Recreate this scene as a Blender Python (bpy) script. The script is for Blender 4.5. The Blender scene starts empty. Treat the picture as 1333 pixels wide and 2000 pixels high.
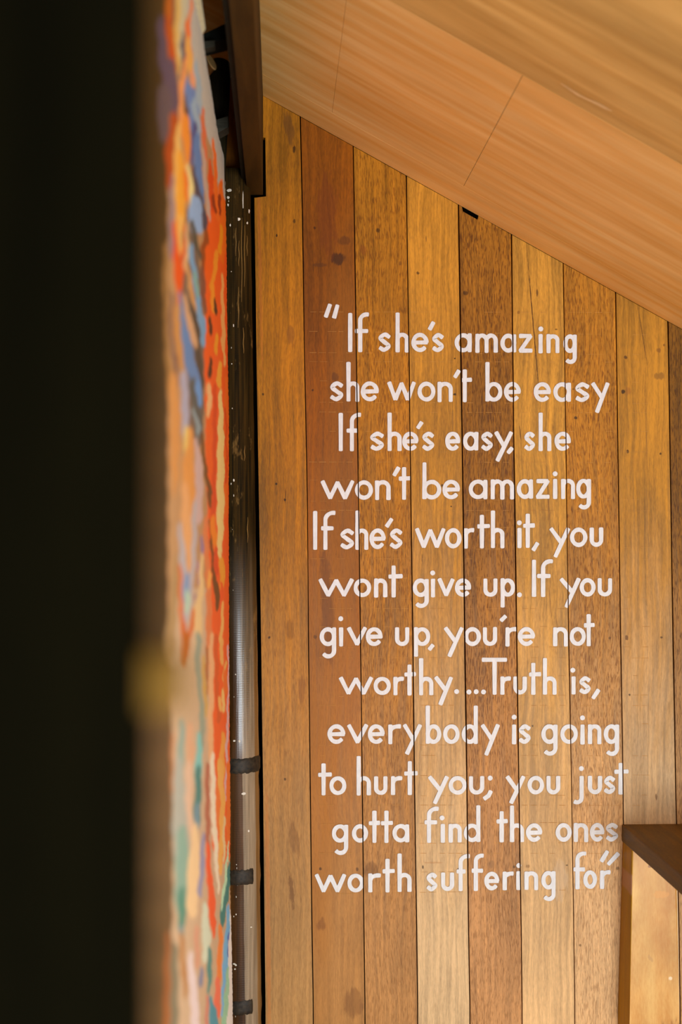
import bpy, bmesh, math, random
import numpy as np
from mathutils import Vector, Matrix, Euler

random.seed(7)
scene = bpy.context.scene
COL = scene.collection

# ------------------------------------------------------------------ camera
W, H, F = 1333.0, 2000.0, 50.0 / 24.0 * 1333.0
D = 2.70                       # camera to plank wall
CAM = Vector((0.0, -D, 1.60))
ROT = Euler((math.radians(90.0) + math.atan(40.0 / F), 0.0, -math.atan(121.0 / F)), 'XYZ').to_matrix()
cam_data = bpy.data.cameras.new('camera')
cam_data.sensor_fit = 'HORIZONTAL'
cam_data.sensor_width = 24.0
cam_data.sensor_height = 36.0
cam_data.lens = 50.0
cam_data.clip_start = 0.02
cam_data.dof.use_dof = True
cam_data.dof.focus_distance = D
cam_data.dof.aperture_fstop = 4.0
cam = bpy.data.objects.new('camera', cam_data)
cam.location = CAM
cam.rotation_euler = ROT.to_euler()
COL.objects.link(cam)
scene.camera = cam

# ------------------------------------------------------------------ world, light, exposure
scene.view_settings.view_transform = 'Standard'
scene.view_settings.look = 'None'
scene.view_settings.gamma = 1.0
scene.view_settings.exposure = 0.0
scene.view_settings.use_curve_mapping = False
world = bpy.data.worlds.new('overcast_day')
scene.world = world
world.use_nodes = True
world.node_tree.nodes['Background'].inputs[0].default_value = (0.90, 0.96, 1.0, 1)
world.node_tree.nodes['Background'].inputs[1].default_value = 1.1


def area(name, loc, target, sx, sy, power, color):
    l = bpy.data.lights.new(name, 'AREA')
    l.shape = 'RECTANGLE'
    l.size, l.size_y = sx, sy
    l.energy = power
    l.color = color
    o = bpy.data.objects.new(name, l)
    o.location = loc
    o.rotation_euler = (Vector(target) - Vector(loc)).to_track_quat('-Z', 'Y').to_euler()
    COL.objects.link(o)
    return o


area('window_light', (0.95, -3.55, 0.84), (0.45, 0.0, 1.2), 1.5, 0.9, 110.0, (0.88, 0.96, 1.0))


# ------------------------------------------------------------------ geometry helpers
def ray(px, py):
    return ROT @ Vector(((px - W / 2) / F, -(py - H / 2) / F, -1.0))


def on_y(px, py, y=0.0):
    """photo pixel -> point on the upright plane at world y"""
    d = ray(px, py)
    return CAM + d * ((y - CAM.y) / d.y)


def on_x(px, py, x):
    d = ray(px, py)
    return CAM + d * ((x - CAM.x) / d.x)


def tag(o, label=None, cat=None, group=None, kind=None):
    if label: o['label'] = label
    if cat: o['category'] = cat
    if group: o['group'] = group
    if kind: o['kind'] = kind
    return o


def link(name, bm, mat, parent=None, smooth=False):
    me = bpy.data.meshes.new(name)
    bmesh.ops.recalc_face_normals(bm, faces=bm.faces[:])
    bm.to_mesh(me)
    bm.free()
    if mat: me.materials.append(mat)
    if smooth:
        for p in me.polygons: p.use_smooth = True
    o = bpy.data.objects.new(name, me)
    COL.objects.link(o)
    if parent: o.parent = parent
    return o


def empty(name, loc=(0, 0, 0)):
    o = bpy.data.objects.new(name, None)
    o.location = loc
    o.empty_display_size = 0.1
    COL.objects.link(o)
    return o


def prism(bm, poly, vec, bevel=0.0):
    """extrude a closed polygon (3d points) along vec"""
    a = [bm.verts.new(p) for p in poly]
    b = [bm.verts.new(Vector(p) + Vector(vec)) for p in poly]
    f0 = bm.faces.new(a)
    bm.faces.new(b[::-1])
    n = len(a)
    for i in range(n):
        bm.faces.new((a[i], a[(i + 1) % n], b[(i + 1) % n], b[i]))
    if bevel > 0:
        bmesh.ops.bevel(bm, geom=list(f0.edges), offset=bevel, segments=2, affect='EDGES', profile=0.6)


def box(bm, lo, hi, bevel=0.0):
    m = Matrix.Translation([(lo[i] + hi[i]) / 2 for i in range(3)]) @ Matrix.Diagonal([hi[i] - lo[i] for i in range(3)] + [1])
    r = bmesh.ops.create_cube(bm, size=1.0, matrix=m)
    if bevel > 0:
        es = {e for v in r['verts'] for e in v.link_edges}
        bmesh.ops.bevel(bm, geom=list(es), offset=bevel, segments=2, affect='EDGES', profile=0.6)


def hexa(bm, lower, upper, bevel=0.0):
    a = [bm.verts.new(p) for p in lower]
    b = [bm.verts.new(p) for p in upper]
    bm.faces.new(a[::-1]); bm.faces.new(b)
    for i in range(4):
        bm.faces.new((a[i], a[(i + 1) % 4], b[(i + 1) % 4], b[i]))
    if bevel > 0:
        bmesh.ops.bevel(bm, geom=bm.edges[:], offset=bevel, segments=3, affect='EDGES', profile=0.5)


def interp(tab, y):
    """piecewise linear x(y) for a table of (x, y), extrapolated"""
    if y <= tab[0][1]: a, b = tab[0], tab[1]
    elif y >= tab[-1][1]: a, b = tab[-2], tab[-1]
    else:
        for a, b in zip(tab, tab[1:]):
            if a[1] <= y <= b[1]: break
    return a[0] + (b[0] - a[0]) * (y - a[1]) / (b[1] - a[1])


# ------------------------------------------------------------------ material helpers
def lin(c):
    return tuple(((v / 255.0) / 12.92 if v / 255.0 <= 0.04045 else ((v / 255.0 + 0.055) / 1.055) ** 2.4) for v in c)


class NT:
    def __init__(s, name):
        s.m = bpy.data.materials.new(name)
        s.m.use_nodes = True
        s.t = s.m.node_tree
        s.b = s.t.nodes['Principled BSDF']

    def n(s, kind, **kw):
        nd = s.t.nodes.new(kind)
        for k, v in kw.items(): setattr(nd, k, v)
        return nd

    def set(s, sock, v):
        if isinstance(v, bpy.types.NodeSocket): s.t.links.new(v, sock)
        elif isinstance(v, (tuple, list)) and len(v) == 3 and sock.type == 'RGBA': sock.default_value = (*v, 1)
        else: sock.default_value = v

    def math(s, op, a, b=0.0, c=None, clamp=False):
        nd = s.n('ShaderNodeMath', operation=op, use_clamp=clamp)
        s.set(nd.inputs[0], a); s.set(nd.inputs[1], b)
        if c is not None: s.set(nd.inputs[2], c)
        return nd.outputs[0]

    def mix(s, f, a, b, blend='MIX'):
        nd = s.n('ShaderNodeMix', data_type='RGBA', blend_type=blend)
        s.set(nd.inputs[0], f); s.set(nd.inputs[6], a); s.set(nd.inputs[7], b)
        return nd.outputs[2]

    def rng(s, v, a, b, c=0.0, d=1.0, smooth=False):
        nd = s.n('ShaderNodeMapRange', interpolation_type='SMOOTHSTEP' if smooth else 'LINEAR')
        for i, x in enumerate((v, a, b, c, d)): s.set(nd.inputs[i], x)
        return nd.outputs[0]

    def xyz(s):
        tc = s.n('ShaderNodeTexCoord')
        sp = s.n('ShaderNodeSeparateXYZ')
        s.t.links.new(tc.outputs['Object'], sp.inputs[0])
        return sp.outputs

    def comb(s, x, y, z):
        nd = s.n('ShaderNodeCombineXYZ')
        s.set(nd.inputs[0], x); s.set(nd.inputs[1], y); s.set(nd.inputs[2], z)
        return nd.outputs[0]

    def noise(s, vec, scale=1.0, detail=2.0, rough=0.5, dist=0.0):
        nd = s.n('ShaderNodeTexNoise')
        s.set(nd.inputs['Vector'], vec)
        nd.inputs['Scale'].default_value = scale
        nd.inputs['Detail'].default_value = detail
        nd.inputs['Roughness'].default_value = rough
        nd.inputs['Distortion'].default_value = dist
        return nd.outputs[0]

    def bump(s, h, strength, dist):
        nd = s.n('ShaderNodeBump')
        s.set(nd.inputs['Height'], h)
        nd.inputs['Strength'].default_value = strength
        nd.inputs['Distance'].default_value = dist
        s.t.links.new(nd.outputs[0], s.b.inputs['Normal'])

    def done(s, col, rough=0.5, spec=0.5):
        s.set(s.b.inputs['Base Color'], col)
        s.set(s.b.inputs['Roughness'], rough)
        s.set(s.b.inputs['Specular IOR Level'], spec)
        return s.m


def wood(name, dark, light, seed=0.0, low=None, along='z', dash=0.0, dash_col=(60, 30, 8), streak=(150, 5), rough=0.5,
         patch=0.25, patch_scale=(7, 2.2), spots=(), spec=0.16, tint=None, grain2=0.9, bump=0.25, cross=None):
    """procedural timber; spots = (x, z, half width, half height, lean, colour, strength) in object space"""
    t = NT(name)
    x, y, z = t.xyz()
    a, c = (z, x) if along == 'z' else ((x, y) if along == 'x' else (y, x))
    c2 = t.math('ADD', c, y) if along == 'z' else t.math('ADD', c, z)
    wob = t.noise(t.comb(t.math('MULTIPLY', c2, 9.0), seed, t.math('MULTIPLY', a, 3.0)), 1.0, 2.0)
    cw = t.math('ADD', c2, t.math('MULTIPLY', t.math('SUBTRACT', wob, 0.5), 0.035))
    n1 = t.noise(t.comb(t.math('MULTIPLY', cw, streak[0]), seed + 3.1, t.math('MULTIPLY', a, streak[1])), 1.0, 5.0, 0.6)
    n3 = t.noise(t.comb(t.math('MULTIPLY', c2, patch_scale[0]), seed + 7.7, t.math('MULTIPLY', a, patch_scale[1])), 1.0, 3.0, 0.55)
    n4 = t.noise(t.comb(t.math('MULTIPLY', cw, 420.0), seed + 1.3, t.math('MULTIPLY', a, 90.0)), 1.0, 2.0, 0.6)
    f = t.math('ADD', t.rng(n1, 0.3, 0.7), t.math('MULTIPLY', t.math('SUBTRACT', n4, 0.5), grain2))
    f = t.math('ADD', f, t.math('MULTIPLY', t.math('SUBTRACT', n3, 0.5), 1.2), clamp=True)
    col = t.mix(f, lin(dark), lin(light))
    if low:                              # paler, less amber wood towards the foot of the wall
        wn = t.noise(t.comb(t.math('MULTIPLY', cw, 60.0), seed + 31.0, t.math('MULTIPLY', a, 6.0)), 1.0, 4.0, 0.6)
        wf = t.rng(t.math('ADD', z, t.math('MULTIPLY', t.math('SUBTRACT', wn, 0.5), 0.5)), 1.72, 0.75, 0.0, 1.0, True)
        col = t.mix(wf, col, t.mix(f, tuple(v * 0.7 for v in lin(low)), tuple(v * 1.2 for v in lin(low))))
    if tint:
        n6 = t.noise(t.comb(t.math('MULTIPLY', c2, 5.0), seed + 21.0, t.math('MULTIPLY', a, 1.4)), 1.0, 3.0, 0.5)
        col = t.mix(t.rng(n6, 0.45, 0.7, 0.0, 0.75, True), col, lin(tint))
    h = t.math('MULTIPLY', n1, 0.5)
    if dash > 0:
        d1 = t.noise(t.comb(t.math('MULTIPLY', cw, 520.0), seed + 11.0, t.math('MULTIPLY', a, 58.0)), 1.0, 2.0, 0.55, 0.35)
        d2 = t.noise(t.comb(t.math('MULTIPLY', c2, 26.0), seed + 15.0, t.math('MULTIPLY', a, 5.0)), 1.0, 2.0)
        thr = t.rng(d2, 0.3, 0.7, 0.56, 0.47)
        dm = t.math('MULTIPLY', t.rng(t.math('SUBTRACT', d1, thr), -0.02, 0.12, 0.0, 1.0, True), t.math('MULTIPLY', dash, t.rng(z, 0.8, 1.5, 0.55, 1.0)))
        col = t.mix(dm, col, t.mix(0.5, lin(dash_col), t.mix(1.0, col, (0.42, 0.33, 0.22), 'MULTIPLY')))
        d3 = t.noise(t.comb(t.math('MULTIPLY', cw, 640.0), seed + 19.0, t.math('MULTIPLY', a, 80.0)), 1.0, 1.0, 0.5, 0.3)
        col = t.mix(t.math('MULTIPLY', t.rng(d3, 0.56, 0.72, 0.0, 0.4, True), dash), col, t.mix(1.0, col, (1.45, 1.4, 1.3), 'MULTIPLY'))
        h = t.math('SUBTRACT', h, t.math('MULTIPLY', dm, 0.6))
    if patch > 0:
        col = t.mix(1.0, col, t.mix(t.rng(n3, 0.3, 0.72), (1 - patch,) * 3, (1.0 + patch * 0.25,) * 3), 'MULTIPLY')
    if spots:
        ns = t.noise(t.comb(t.math('MULTIPLY', x, 300.0), seed, t.math('MULTIPLY', z, 75.0)), 1.0, 4.0, 0.65)
        nb = t.noise(t.comb(t.math('MULTIPLY', x, 110.0), seed + 2.0, t.math('MULTIPLY', z, 28.0)), 1.0, 4.0, 0.6)
        for (sx, sz, rx, rz, lean, scol, st) in spots:
            dz = t.math('SUBTRACT', z, sz)
            dx = t.math('SUBTRACT', t.math('SUBTRACT', x, sx), t.math('MULTIPLY', dz, lean))
            q = t.math('ADD', t.math('POWER', t.math('ABSOLUTE', t.math('DIVIDE', dx, rx)), 2.0),
                       t.math('POWER', t.math('ABSOLUTE', t.math('DIVIDE', dz, rz)), 2.0))
            q = t.math('ADD', q, t.math('MULTIPLY', t.math('SUBTRACT', nb if rx > 0.006 and rz > 0.006 else ns, 0.5), 3.0))
            col = t.mix(t.rng(q, 0.35, 1.1, st, 0.0, True), col, lin(scol))
    t.bump(h, bump, 0.0012)
    return t.done(col, t.rng(n1, 0.2, 0.8, rough - 0.07, rough + 0.1), spec)


def plain(name, col, rough=0.6, spec=0.2, var=0.2, scale=30.0):
    t = NT(name)
    x, y, z = t.xyz()
    n = t.noise(t.comb(x, y, z), scale, 3.0)
    return t.done(t.mix(t.rng(n, 0.3, 0.7), tuple(v * (1 - var) for v in lin(col)), tuple(min(1, v * (1 + var)) for v in lin(col))), rough, spec)


# ------------------------------------------------------------------ back wall of planks
SEAMS = [
    [(495.5, 400), (500.7, 780), (506, 1080), (512, 1500), (517.5, 2000)],
    [(587, 228), (592, 450), (593.5, 620), (601.5, 1000), (602.5, 1200), (606, 1500), (610, 1820), (613, 2000)],
    [(690.5, 292), (693, 450), (695.5, 620), (699.5, 900), (704.3, 1220), (708, 1520), (711.3, 1820), (714, 2000)],
    [(794.5, 345), (796, 500), (798.5, 620), (802, 900), (806.6, 1220), (810, 1520), (814.7, 1820), (817, 2000)],
    [(896, 400), (899, 580), (904, 890), (907.9, 1220), (912.3, 1500), (916, 1820), (919, 2000)],
    [(1000, 460), (1001, 560), (1004.8, 890), (1009.7, 1220), (1013.7, 1500), (1018.8, 1820), (1021, 2000)],
    [(1101, 515), (1101.5, 560), (1106.5, 890), (1111, 1220), (1116.3, 1500), (1121.4, 1820), (1124, 2000)],
    [(1203.3, 575), (1208.3, 890), (1212.7, 1220), (1217.3, 1500), (1220.5, 1820), (1222, 2000)],
    [(1305.5, 632), (1310, 900), (1315, 1220), (1321, 1550), (1327, 1820), (1330, 2000)],
]
for k in range(1, 7):
    SEAMS.append([(x + 103.0 * k, y) for x, y in SEAMS[8]])
GAPS = [4, 2.0, 2.0, 2.2, 2.6, 2.4, 1.8, 2.2, 2.6] + [2.2] * 6      # pixels (about millimetres)


def ceil_y(px):                         # photo row of the ceiling edge on the plank wall
    return 190.0 + 0.557 * (px - 520.0)


wall = None
bm = bmesh.new()
box(bm, (-1.5, 0.0205, 0.0), (2.2, 0.05, 3.1))
backing = plain('dark_backing', (9, 6, 3), 0.95, 0.0)
wall = tag(link('wall_back', bm, backing), kind='structure')


def PX(px, py): p = on_y(px, py); return p.x
def PZ(px, py): p = on_y(px, py); return p.z


def spot(px, py, rx, ry, lean=0.0, col=(50, 26, 8), st=0.8):
    p = on_y(px, py)
    return (p.x, p.z, rx / 1028.0, ry / 1028.0, -lean, col, st)


K = (38, 20, 6)
PLANK_MATS = [
    # smooth amber board beside the bamboo
    wood('plank_amber_smooth', (134, 85, 11), (192, 121, 18), 1.0, low=(174, 130, 76), dash=0.35, dash_col=(120, 68, 24), streak=(120, 4), patch=0.14,
         spots=[spot(575, 432, 3, 5, 0, K, .7), spot(541, 460, 2, 3, 0, K, .9), spot(540, 945, 2.4, 2.4, 0, K, .9),
                spot(558, 968, 1.4, 17, -.05, K, .55), spot(557, 976, 2.5, 3, 0, K, .8), spot(565, 250, 10, 38, .2, (92, 58, 24), .6),
                spot(575, 292, 4, 8, 0, K, .8), spot(567, 1228, 9, 24, 0, (112, 70, 26), .5), spot(526, 1245, 3, 3, 0, K, .8), spot(575, 1640, 10, 40, .15, (100, 60, 28), .4),
                spot(570, 1740, 5, 40, .1, (96, 58, 28), .6), spot(508, 500, 4, 260, .02, (196, 110, 40), .35), spot(524, 1800, 5, 300, .01, (186, 112, 50), .5),
                spot(568, 655, 8, 22, 0, (126, 76, 28), .5), spot(590, 1345, 8, 30, 0, (120, 72, 34), .5), spot(514, 770, 2, 3, 0, K, .8), spot(557, 1522, 3, 3, 0, K, .7)]),
    wood('plank_red_brown', (117, 64, 2), (166, 92, 4), 5.0, low=(172, 122, 66), dash=0.25, dash_col=(92, 46, 14), streak=(110, 3), patch=0.22, tint=(160, 100, 30),
         spots=[spot(662, 505, 15, 14, 0, (60, 34, 18), .8), spot(625, 517, 16, 5, .0, (70, 42, 22), .5), spot(672, 470, 12, 10, 0, (80, 44, 20), .5),
                spot(615, 445, 3, 3, 0, K, .7), spot(655, 735, 9, 10, 0, (84, 48, 22), .6), spot(611, 762, 2.5, 2.5, 0, K, .7), spot(640, 420, 22, 90, 0, (112, 54, 16), .5),
                spot(640, 1190, 14, 130, .05, (92, 52, 24), .5), spot(616, 1244, 4, 4, 0, K, .5), spot(626, 1697, 3, 4, 0, K, .7), spot(698, 1698, 3, 4, 0, K, .6),
                spot(628, 1805, 10, 14, 0, (112, 66, 30), .5), spot(690, 1960, 22, 30, 0, (110, 68, 34), .5)]),
    wood('plank_speckled', (135, 88, 15), (194, 126, 25), 9.0, low=(184, 132, 76), dash=0.7, dash_col=(112, 62, 12), patch=0.1,
         spots=[spot(739, 450, 4, 5, 0, K, .7), spot(782, 514, 3, 5, 0, (90, 52, 20), .6), spot(709, 488, 8, 10, 0, (130, 66, 20), .5), spot(725, 1700, 16, 18, 0, (86, 54, 28), .5)]),
    wood('plank_pale_smooth', (150, 103, 29), (215, 149, 46), 13.0, low=(208, 174, 128), dash=0.25, dash_col=(148, 100, 52), streak=(160, 5), patch=0.12,
         spots=[spot(817, 533, 3.5, 3.5, 0, K, .75), spot(889, 770, 3, 3, 0, K, .9), spot(889, 700, 2, 2, 0, K, .9), spot(882, 989, 2, 2, 0, K, .9), spot(864, 948, 2, 3, 0, K, .8),
                spot(825, 1090, 1.2, 9, 0, (96, 62, 26), .7), spot(833, 467, 1.5, 8, 0, (116, 78, 34), .6), spot(827, 1694, 2, 4, 0, K, .8), spot(896, 1697, 1.8, 1.8, 0, K, .9),
                spot(885, 820, 3, 22, 0, (120, 86, 44), .4), spot(847, 1685, 20, 2, 0, (170, 112, 52), .4)]),
    wood('plank_coarse_dark', (126, 81, 17), (180, 117, 27), 17.0, low=(190, 138, 86), dash=0.85, dash_col=(96, 52, 10), patch=0.12,
         spots=[spot(910, 572, 7, 5, 0, (56, 32, 12), .7), spot(1005, 1693, 3, 3, 0, K, .6), spot(960, 1688, 8, 8, 0, (120, 88, 58), .4), spot(986, 1230, 10, 60, 0, (92, 54, 26), .5)]),
    wood('plank_honey_split', (158, 113, 39), (226, 162, 59), 21.0, low=(220, 178, 124), dash=0.25, dash_col=(140, 90, 40), streak=(130, 4), patch=0.1,
         spots=[spot(1043, 640, 1.2, 165, .085, (70, 38, 12), .9), spot(1072, 980, 1.1, 90, .05, (110, 66, 26), .65), spot(1050, 572, 2, 9, 0, (84, 50, 20), .8),
                spot(1014, 610, 3.5, 3.5, 0, (120, 74, 30), .6), spot(1087, 643, 3, 2, 0, K, .7), spot(1017, 846, 1.3, 16, .1, (84, 48, 18), .8), spot(1081, 836, 1.3, 10, 0, (84, 48, 18), .7),
                spot(1092, 1040, 1.2, 22, 0, (96, 56, 22), .7), spot(1076, 1180, 1.2, 50, .1, (112, 70, 28), .5), spot(1090, 1230, 1.1, 50, .12, (112, 70, 28), .45),
                spot(1041, 1418, 2.2, 2.6, 0, K, .7), spot(1032, 1692, 4, 4, 0, (124, 84, 44), .6), spot(1108, 1690, 2.5, 2, 0, K, .7), spot(1095, 1720, 16, 40, 0, (196, 168, 134), .5),
                spot(1043, 770, 3, 8, 0, (196, 120, 60), .5)]),
    wood('plank_coarse_golden', (140, 93, 22), (201, 133, 34), 25.0, low=(216, 172, 120), dash=0.8, dash_col=(122, 68, 14), patch=0.12,
         spots=[spot(1125, 816, 3.5, 3.5, 0, K, .8), spot(1120, 760, 3, 2, 0, K, .5), spot(1134, 1846, 3, 3, 0, (90, 58, 28), .6), spot(1192, 1246, 3, 3, 0, K, .5), spot(1207, 1696, 4, 4, 0, (84, 60, 40), .6)]),
    wood('plank_olive_tan', (140, 97, 27), (201, 139, 40), 29.0, low=(222, 188, 144), dash=0.2, dash_col=(128, 84, 38), streak=(120, 4), patch=0.16,
         spots=[spot(1256, 655, 1.1, 70, .16, (92, 58, 22), .75), spot(1263, 830, 1.0, 110, .02, (112, 74, 32), .5), spot(1223, 698, 3.5, 4, 0, (70, 42, 16), .8),
                spot(1218, 765, 4, 5, 0, K, .85), spot(1228, 764, 7, 9, 0, (150, 92, 36), .5), spot(1288, 684, 5, 5, 0, (120, 74, 28), .6), spot(1298, 674, 3, 3, 0, (100, 56, 20), .6),
                spot(1290, 735, 11, 8, 0, (110, 74, 32), .55), spot(1227, 882, 3, 4, 0, K, .8), spot(1291, 886, 2.5, 3, 0, K, .8), spot(1225, 1245, 3.5, 6, 0, (96, 60, 24), .8),
                spot(1231, 1357, 2.5, 3, 0, K, .85), spot(1283, 1557, 2.5, 7, 0, (110, 74, 44), .7), spot(1293, 1245, 2.5, 2.5, 0, K, .7)]),
    wood('plank_weathered_brown', (105, 69, 11), (151, 99, 18), 33.0, low=(190, 145, 95), dash=0.8, dash_col=(84, 50, 12), patch=0.2),
]


def plank_poly(i):
    """left and right seam of plank i as px polygons, top cut by the ceiling"""
    L, R = SEAMS[i], SEAMS[i + 1]
    gl, gr = GAPS[i] / 2, GAPS[i + 1] / 2

    def side(tab, off, rows):
        # row where the seam meets the ceiling
        y = 300.0
        for _ in range(20): y = ceil_y(interp(tab, y) + off)
        top = y + 0.5
        ys = [top] + [q for q in rows if q > top + 20] + [3050.0]
        return [(interp(tab, min(q, 2100)) + off + random.uniform(-.25, .25), q) for q in ys]
    rows = [420, 560, 700, 840, 980, 1120, 1260, 1400, 1540, 1680, 1820, 1960]
    left, right = side(L, gl, rows), side(R, -gr, rows)
    if i == 0:                       # notch cut around the tie beam
        left = [(508, ceil_y(508)), (508, 268), (519.5, 268), (521, 384.5), (497, 386)] + [p for p in left if p[1] > 400]
    if i == 4:                       # slot left open under the ceiling
        left = left[:1] + left[1:]
        top = [(903, ceil_y(903)), (903.5, ceil_y(903) + 10), (934, ceil_y(934) + 10), (935, ceil_y(935))]
        return left[::-1] + top + right
    return left[::-1] + right


for i in range(len(SEAMS) - 1):
    bm = bmesh.new()
    poly = plank_poly(i)
    yf = (0.0, .0006, .0002, .0007, .0, .0009, .0003, .0006, .0, .0004)[i % 10]
    prism(bm, [on_y(px, py, yf) for px, py in poly], (0, 0.02 - yf, 0), 0.0009)
    mi = i if i < 9 else (3, 4, 5, 6, 7, 2)[i - 9]
    link('plank', bm, PLANK_MATS[mi], wall)
# planks that carry on behind the bamboo and the painted panel
for k in range(9):
    bm = bmesh.new()
    x1 = PX(488, 1000) - k * 0.1; x0 = x1 - 0.098
    box(bm, (x0, 0.001, 0.0), (x1, 0.02, 2.62 + 0.5 * k * 0.1), 0.001)
    link('plank', bm, PLANK_MATS[(1, 2, 7, 4)[k % 4]], wall)

# ------------------------------------------------------------------ ceiling of plywood sheets
p1, p2 = on_y(520, 190), on_y(1333, 190 + 0.557 * 813)
theta = math.atan2(p1.z - p2.z, p2.x - p1.x)
ceil_mat_slab = plain('dark_roof_boards', (9, 6, 3), 0.95, 0.0)
bm = bmesh.new()
box(bm, (-1.7, -6.2, 0.012), (3.4, 0.05, 0.04))
ceiling = link('ceiling', bm, ceil_mat_slab)
ceiling.location = p1
ceiling.location.y = 0.0
ceiling.rotation_euler = (0, theta, 0)
tag(ceiling, kind='structure')


def sl(px):                             # distance along the slope for a pixel column on the wall edge
    q = on_y(px, ceil_y(px)) - p1
    return q.x / math.cos(theta)


ply = [
    wood('plywood_orange', (246, 184, 92), (254, 212, 138), 41.0, along='x', streak=(34, 1.8), patch=0.16, patch_scale=(14, 2.2), rough=0.55, grain2=0.2, bump=0.05, spec=0.3),
    wood('plywood_tan', (224, 158, 78), (246, 190, 118), 47.0, along='x', streak=(30, 1.6), patch=0.2, patch_scale=(12, 2.0), rough=0.55, grain2=0.2, bump=0.05, spec=0.3),
    wood('plywood_olive', (206, 154, 74), (240, 196, 116), 53.0, along='x', streak=(22, 1.4), patch=0.26, patch_scale=(9, 2.2), rough=0.55, grain2=0.2, bump=0.05, spec=0.3),
]
rowsC = [(0.0, -0.128, [-1.6, sl(300), sl(1500), 3.3], [0, 0, 0]),
         (-0.1283, -0.757, [-1.6, sl(644), sl(889), sl(889) + 1.22, 3.3], [0, 0, 0, 0]),
         (-0.7574, -1.97, [-1.6, sl(560), sl(560) + 1.22, 3.3], [2, 2, 2]),
         (-1.9704, -3.19, [-1.6, sl(300), sl(300) + 1.22, 3.3], [2, 1, 2]),
         (-3.1904, -6.1, [-1.6, 0.2, 1.6, 3.3], [1, 0, 1])]
for ya, yb, xs, ms in rowsC:
    for k in range(len(xs) - 1):
        bm = bmesh.new()
        box(bm, (xs[k] + 0.0003, yb, 0.0), (xs[k + 1] - 0.0003, ya, 0.009), 0.0002)
        link('ceiling_panel', bm, ply[ms[k]], ceiling)


def on_ceiling(px, py):
    n = Vector((math.sin(theta), 0, math.cos(theta)))
    d = ray(px, py)
    return CAM + d * ((Vector((p1.x, 0, p1.z)) - n * 0.0006 - CAM).dot(n) / d.dot(n))


bm = bmesh.new()
P = [(1096, 163, .8), (1110, 172, 2.2), (1128, 184, 2.6), (1148, 194, 1.6), (1162, 200, 2.8), (1180, 209, 3.2), (1196, 217, .8)]
prev = None
inv = ceiling.matrix_basis.copy()
inv = (Matrix.Translation((p1.x, 0, p1.z)) @ Matrix.Rotation(theta, 4, 'Y')).inverted()
for px, py, w_ in P:
    cur = (bm.verts.new(inv @ on_ceiling(px, py - w_)), bm.verts.new(inv @ on_ceiling(px, py + w_)))
    if prev: bm.faces.new((prev[0], prev[1], cur[1], cur[0]))
    prev = cur
link('scratch', bm, plain('torn_veneer', (232, 196, 138), 0.7), ceiling)['label'] = 'pale torn streak in the veneer'


def ceil_z(x):
    return p1.z - (x - p1.x) * math.tan(theta)


# ------------------------------------------------------------------ floor and left wall
floor_mat = wood('floor_boards', (168, 118, 66), (204, 154, 96), 61.0, along='y', streak=(90, 3), rough=0.45)
bm = bmesh.new()
box(bm, (-1.6, -6.2, -0.05), (3.0, 0.05, 0.0))
floor = tag(link('floor', bm, plain('floor_base', (60, 40, 24), 0.8)), kind='structure')
for k in range(30):
    bm = bmesh.new()
    box(bm, (-1.55 + k * 0.15, -6.15, -0.001), (-1.55 + k * 0.15 + 0.147, 0.0, 0.004), 0.001)
    link('floor_board', bm, floor_mat, floor)
MX = on_y(447.0, 1000, -0.10).x        # x of the painted face at eye height
MP0, MP1 = on_y(443.3, 320, -0.10), on_y(457.8, 2000, -0.10)
MN = Vector((0, 1, 0)).cross(MP1 - MP0).normalized()     # the board leans a touch


def on_m(px, py, off=0.0):
    d = ray(px, py)
    o_ = MP0 + Vector((off, 0, 0))
    return CAM + d * ((o_ - CAM).dot(MN) / d.dot(MN))


bm = bmesh.new()
box(bm, (-1.56, -6.15, 0.0), (-1.5, 0.0, 3.4))
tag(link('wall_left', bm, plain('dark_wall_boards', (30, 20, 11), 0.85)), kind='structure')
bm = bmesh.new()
box(bm, (MX - 0.07, -6.15, 0.0), (MX - 0.032, -1.85, 2.6))  # unseen partition, put in to keep light out behind the painted panel
tag(link('added_partition_1', bm, plain('dark_partition', (34, 23, 13), 0.8)), kind='structure')
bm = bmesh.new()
box(bm, (-1.5, -2.32, 0.0), (MX - 0.072, -2.28, 3.2))  # unseen cross wall added to close the dark space from light
tag(link('added_partition_2', bm, plain('dark_partition_return', (34, 23, 13), 0.8)), kind='structure')

# ------------------------------------------------------------------ tie beam at top left
beam_mat = wood('beam_brown', (48, 30, 2), (70, 45, 5), 71.0, along='y', streak=(60, 4), patch=0.2, rough=0.6)
beam = empty('tie_beam', on_y(497, 381))
tag(beam, 'brown squared timber beam ending in a notch high on the plank wall', 'beam')
bx0, bx1 = on_y(483, 381).x, on_y(514, 381).x
bz = on_y(500, 381).z


def child_local(o):                     # keep world coordinates under a moved parent
    o.matrix_parent_inverse = Matrix.Translation(-o.parent.location)
    return o


bm = bmesh.new()
box(bm, (bx0, -1.86, bz), (bx1, 0.0, ceil_z(bx1) - 0.001), 0.0015)
child_local(link('timber', bm, beam_mat, beam))
bm = bmesh.new()
box(bm, (bx0 - 0.009, -1.86, bz + 0.012), (bx0 - 0.0005, -0.02, ceil_z(bx1) - 0.001), 0.001)  # thin near-black strip added along the beam's dark left edge
child_local(link('dark_edge_strip', bm, plain('near_black_edge', (26, 24, 14), 0.7), beam))

# ------------------------------------------------------------------ bamboo pole in the corner
BR = [(489.8, 400), (495.8, 800), (500.8, 1100), (506.2, 1500), (511, 2000)]   # right edge in the photo


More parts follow.
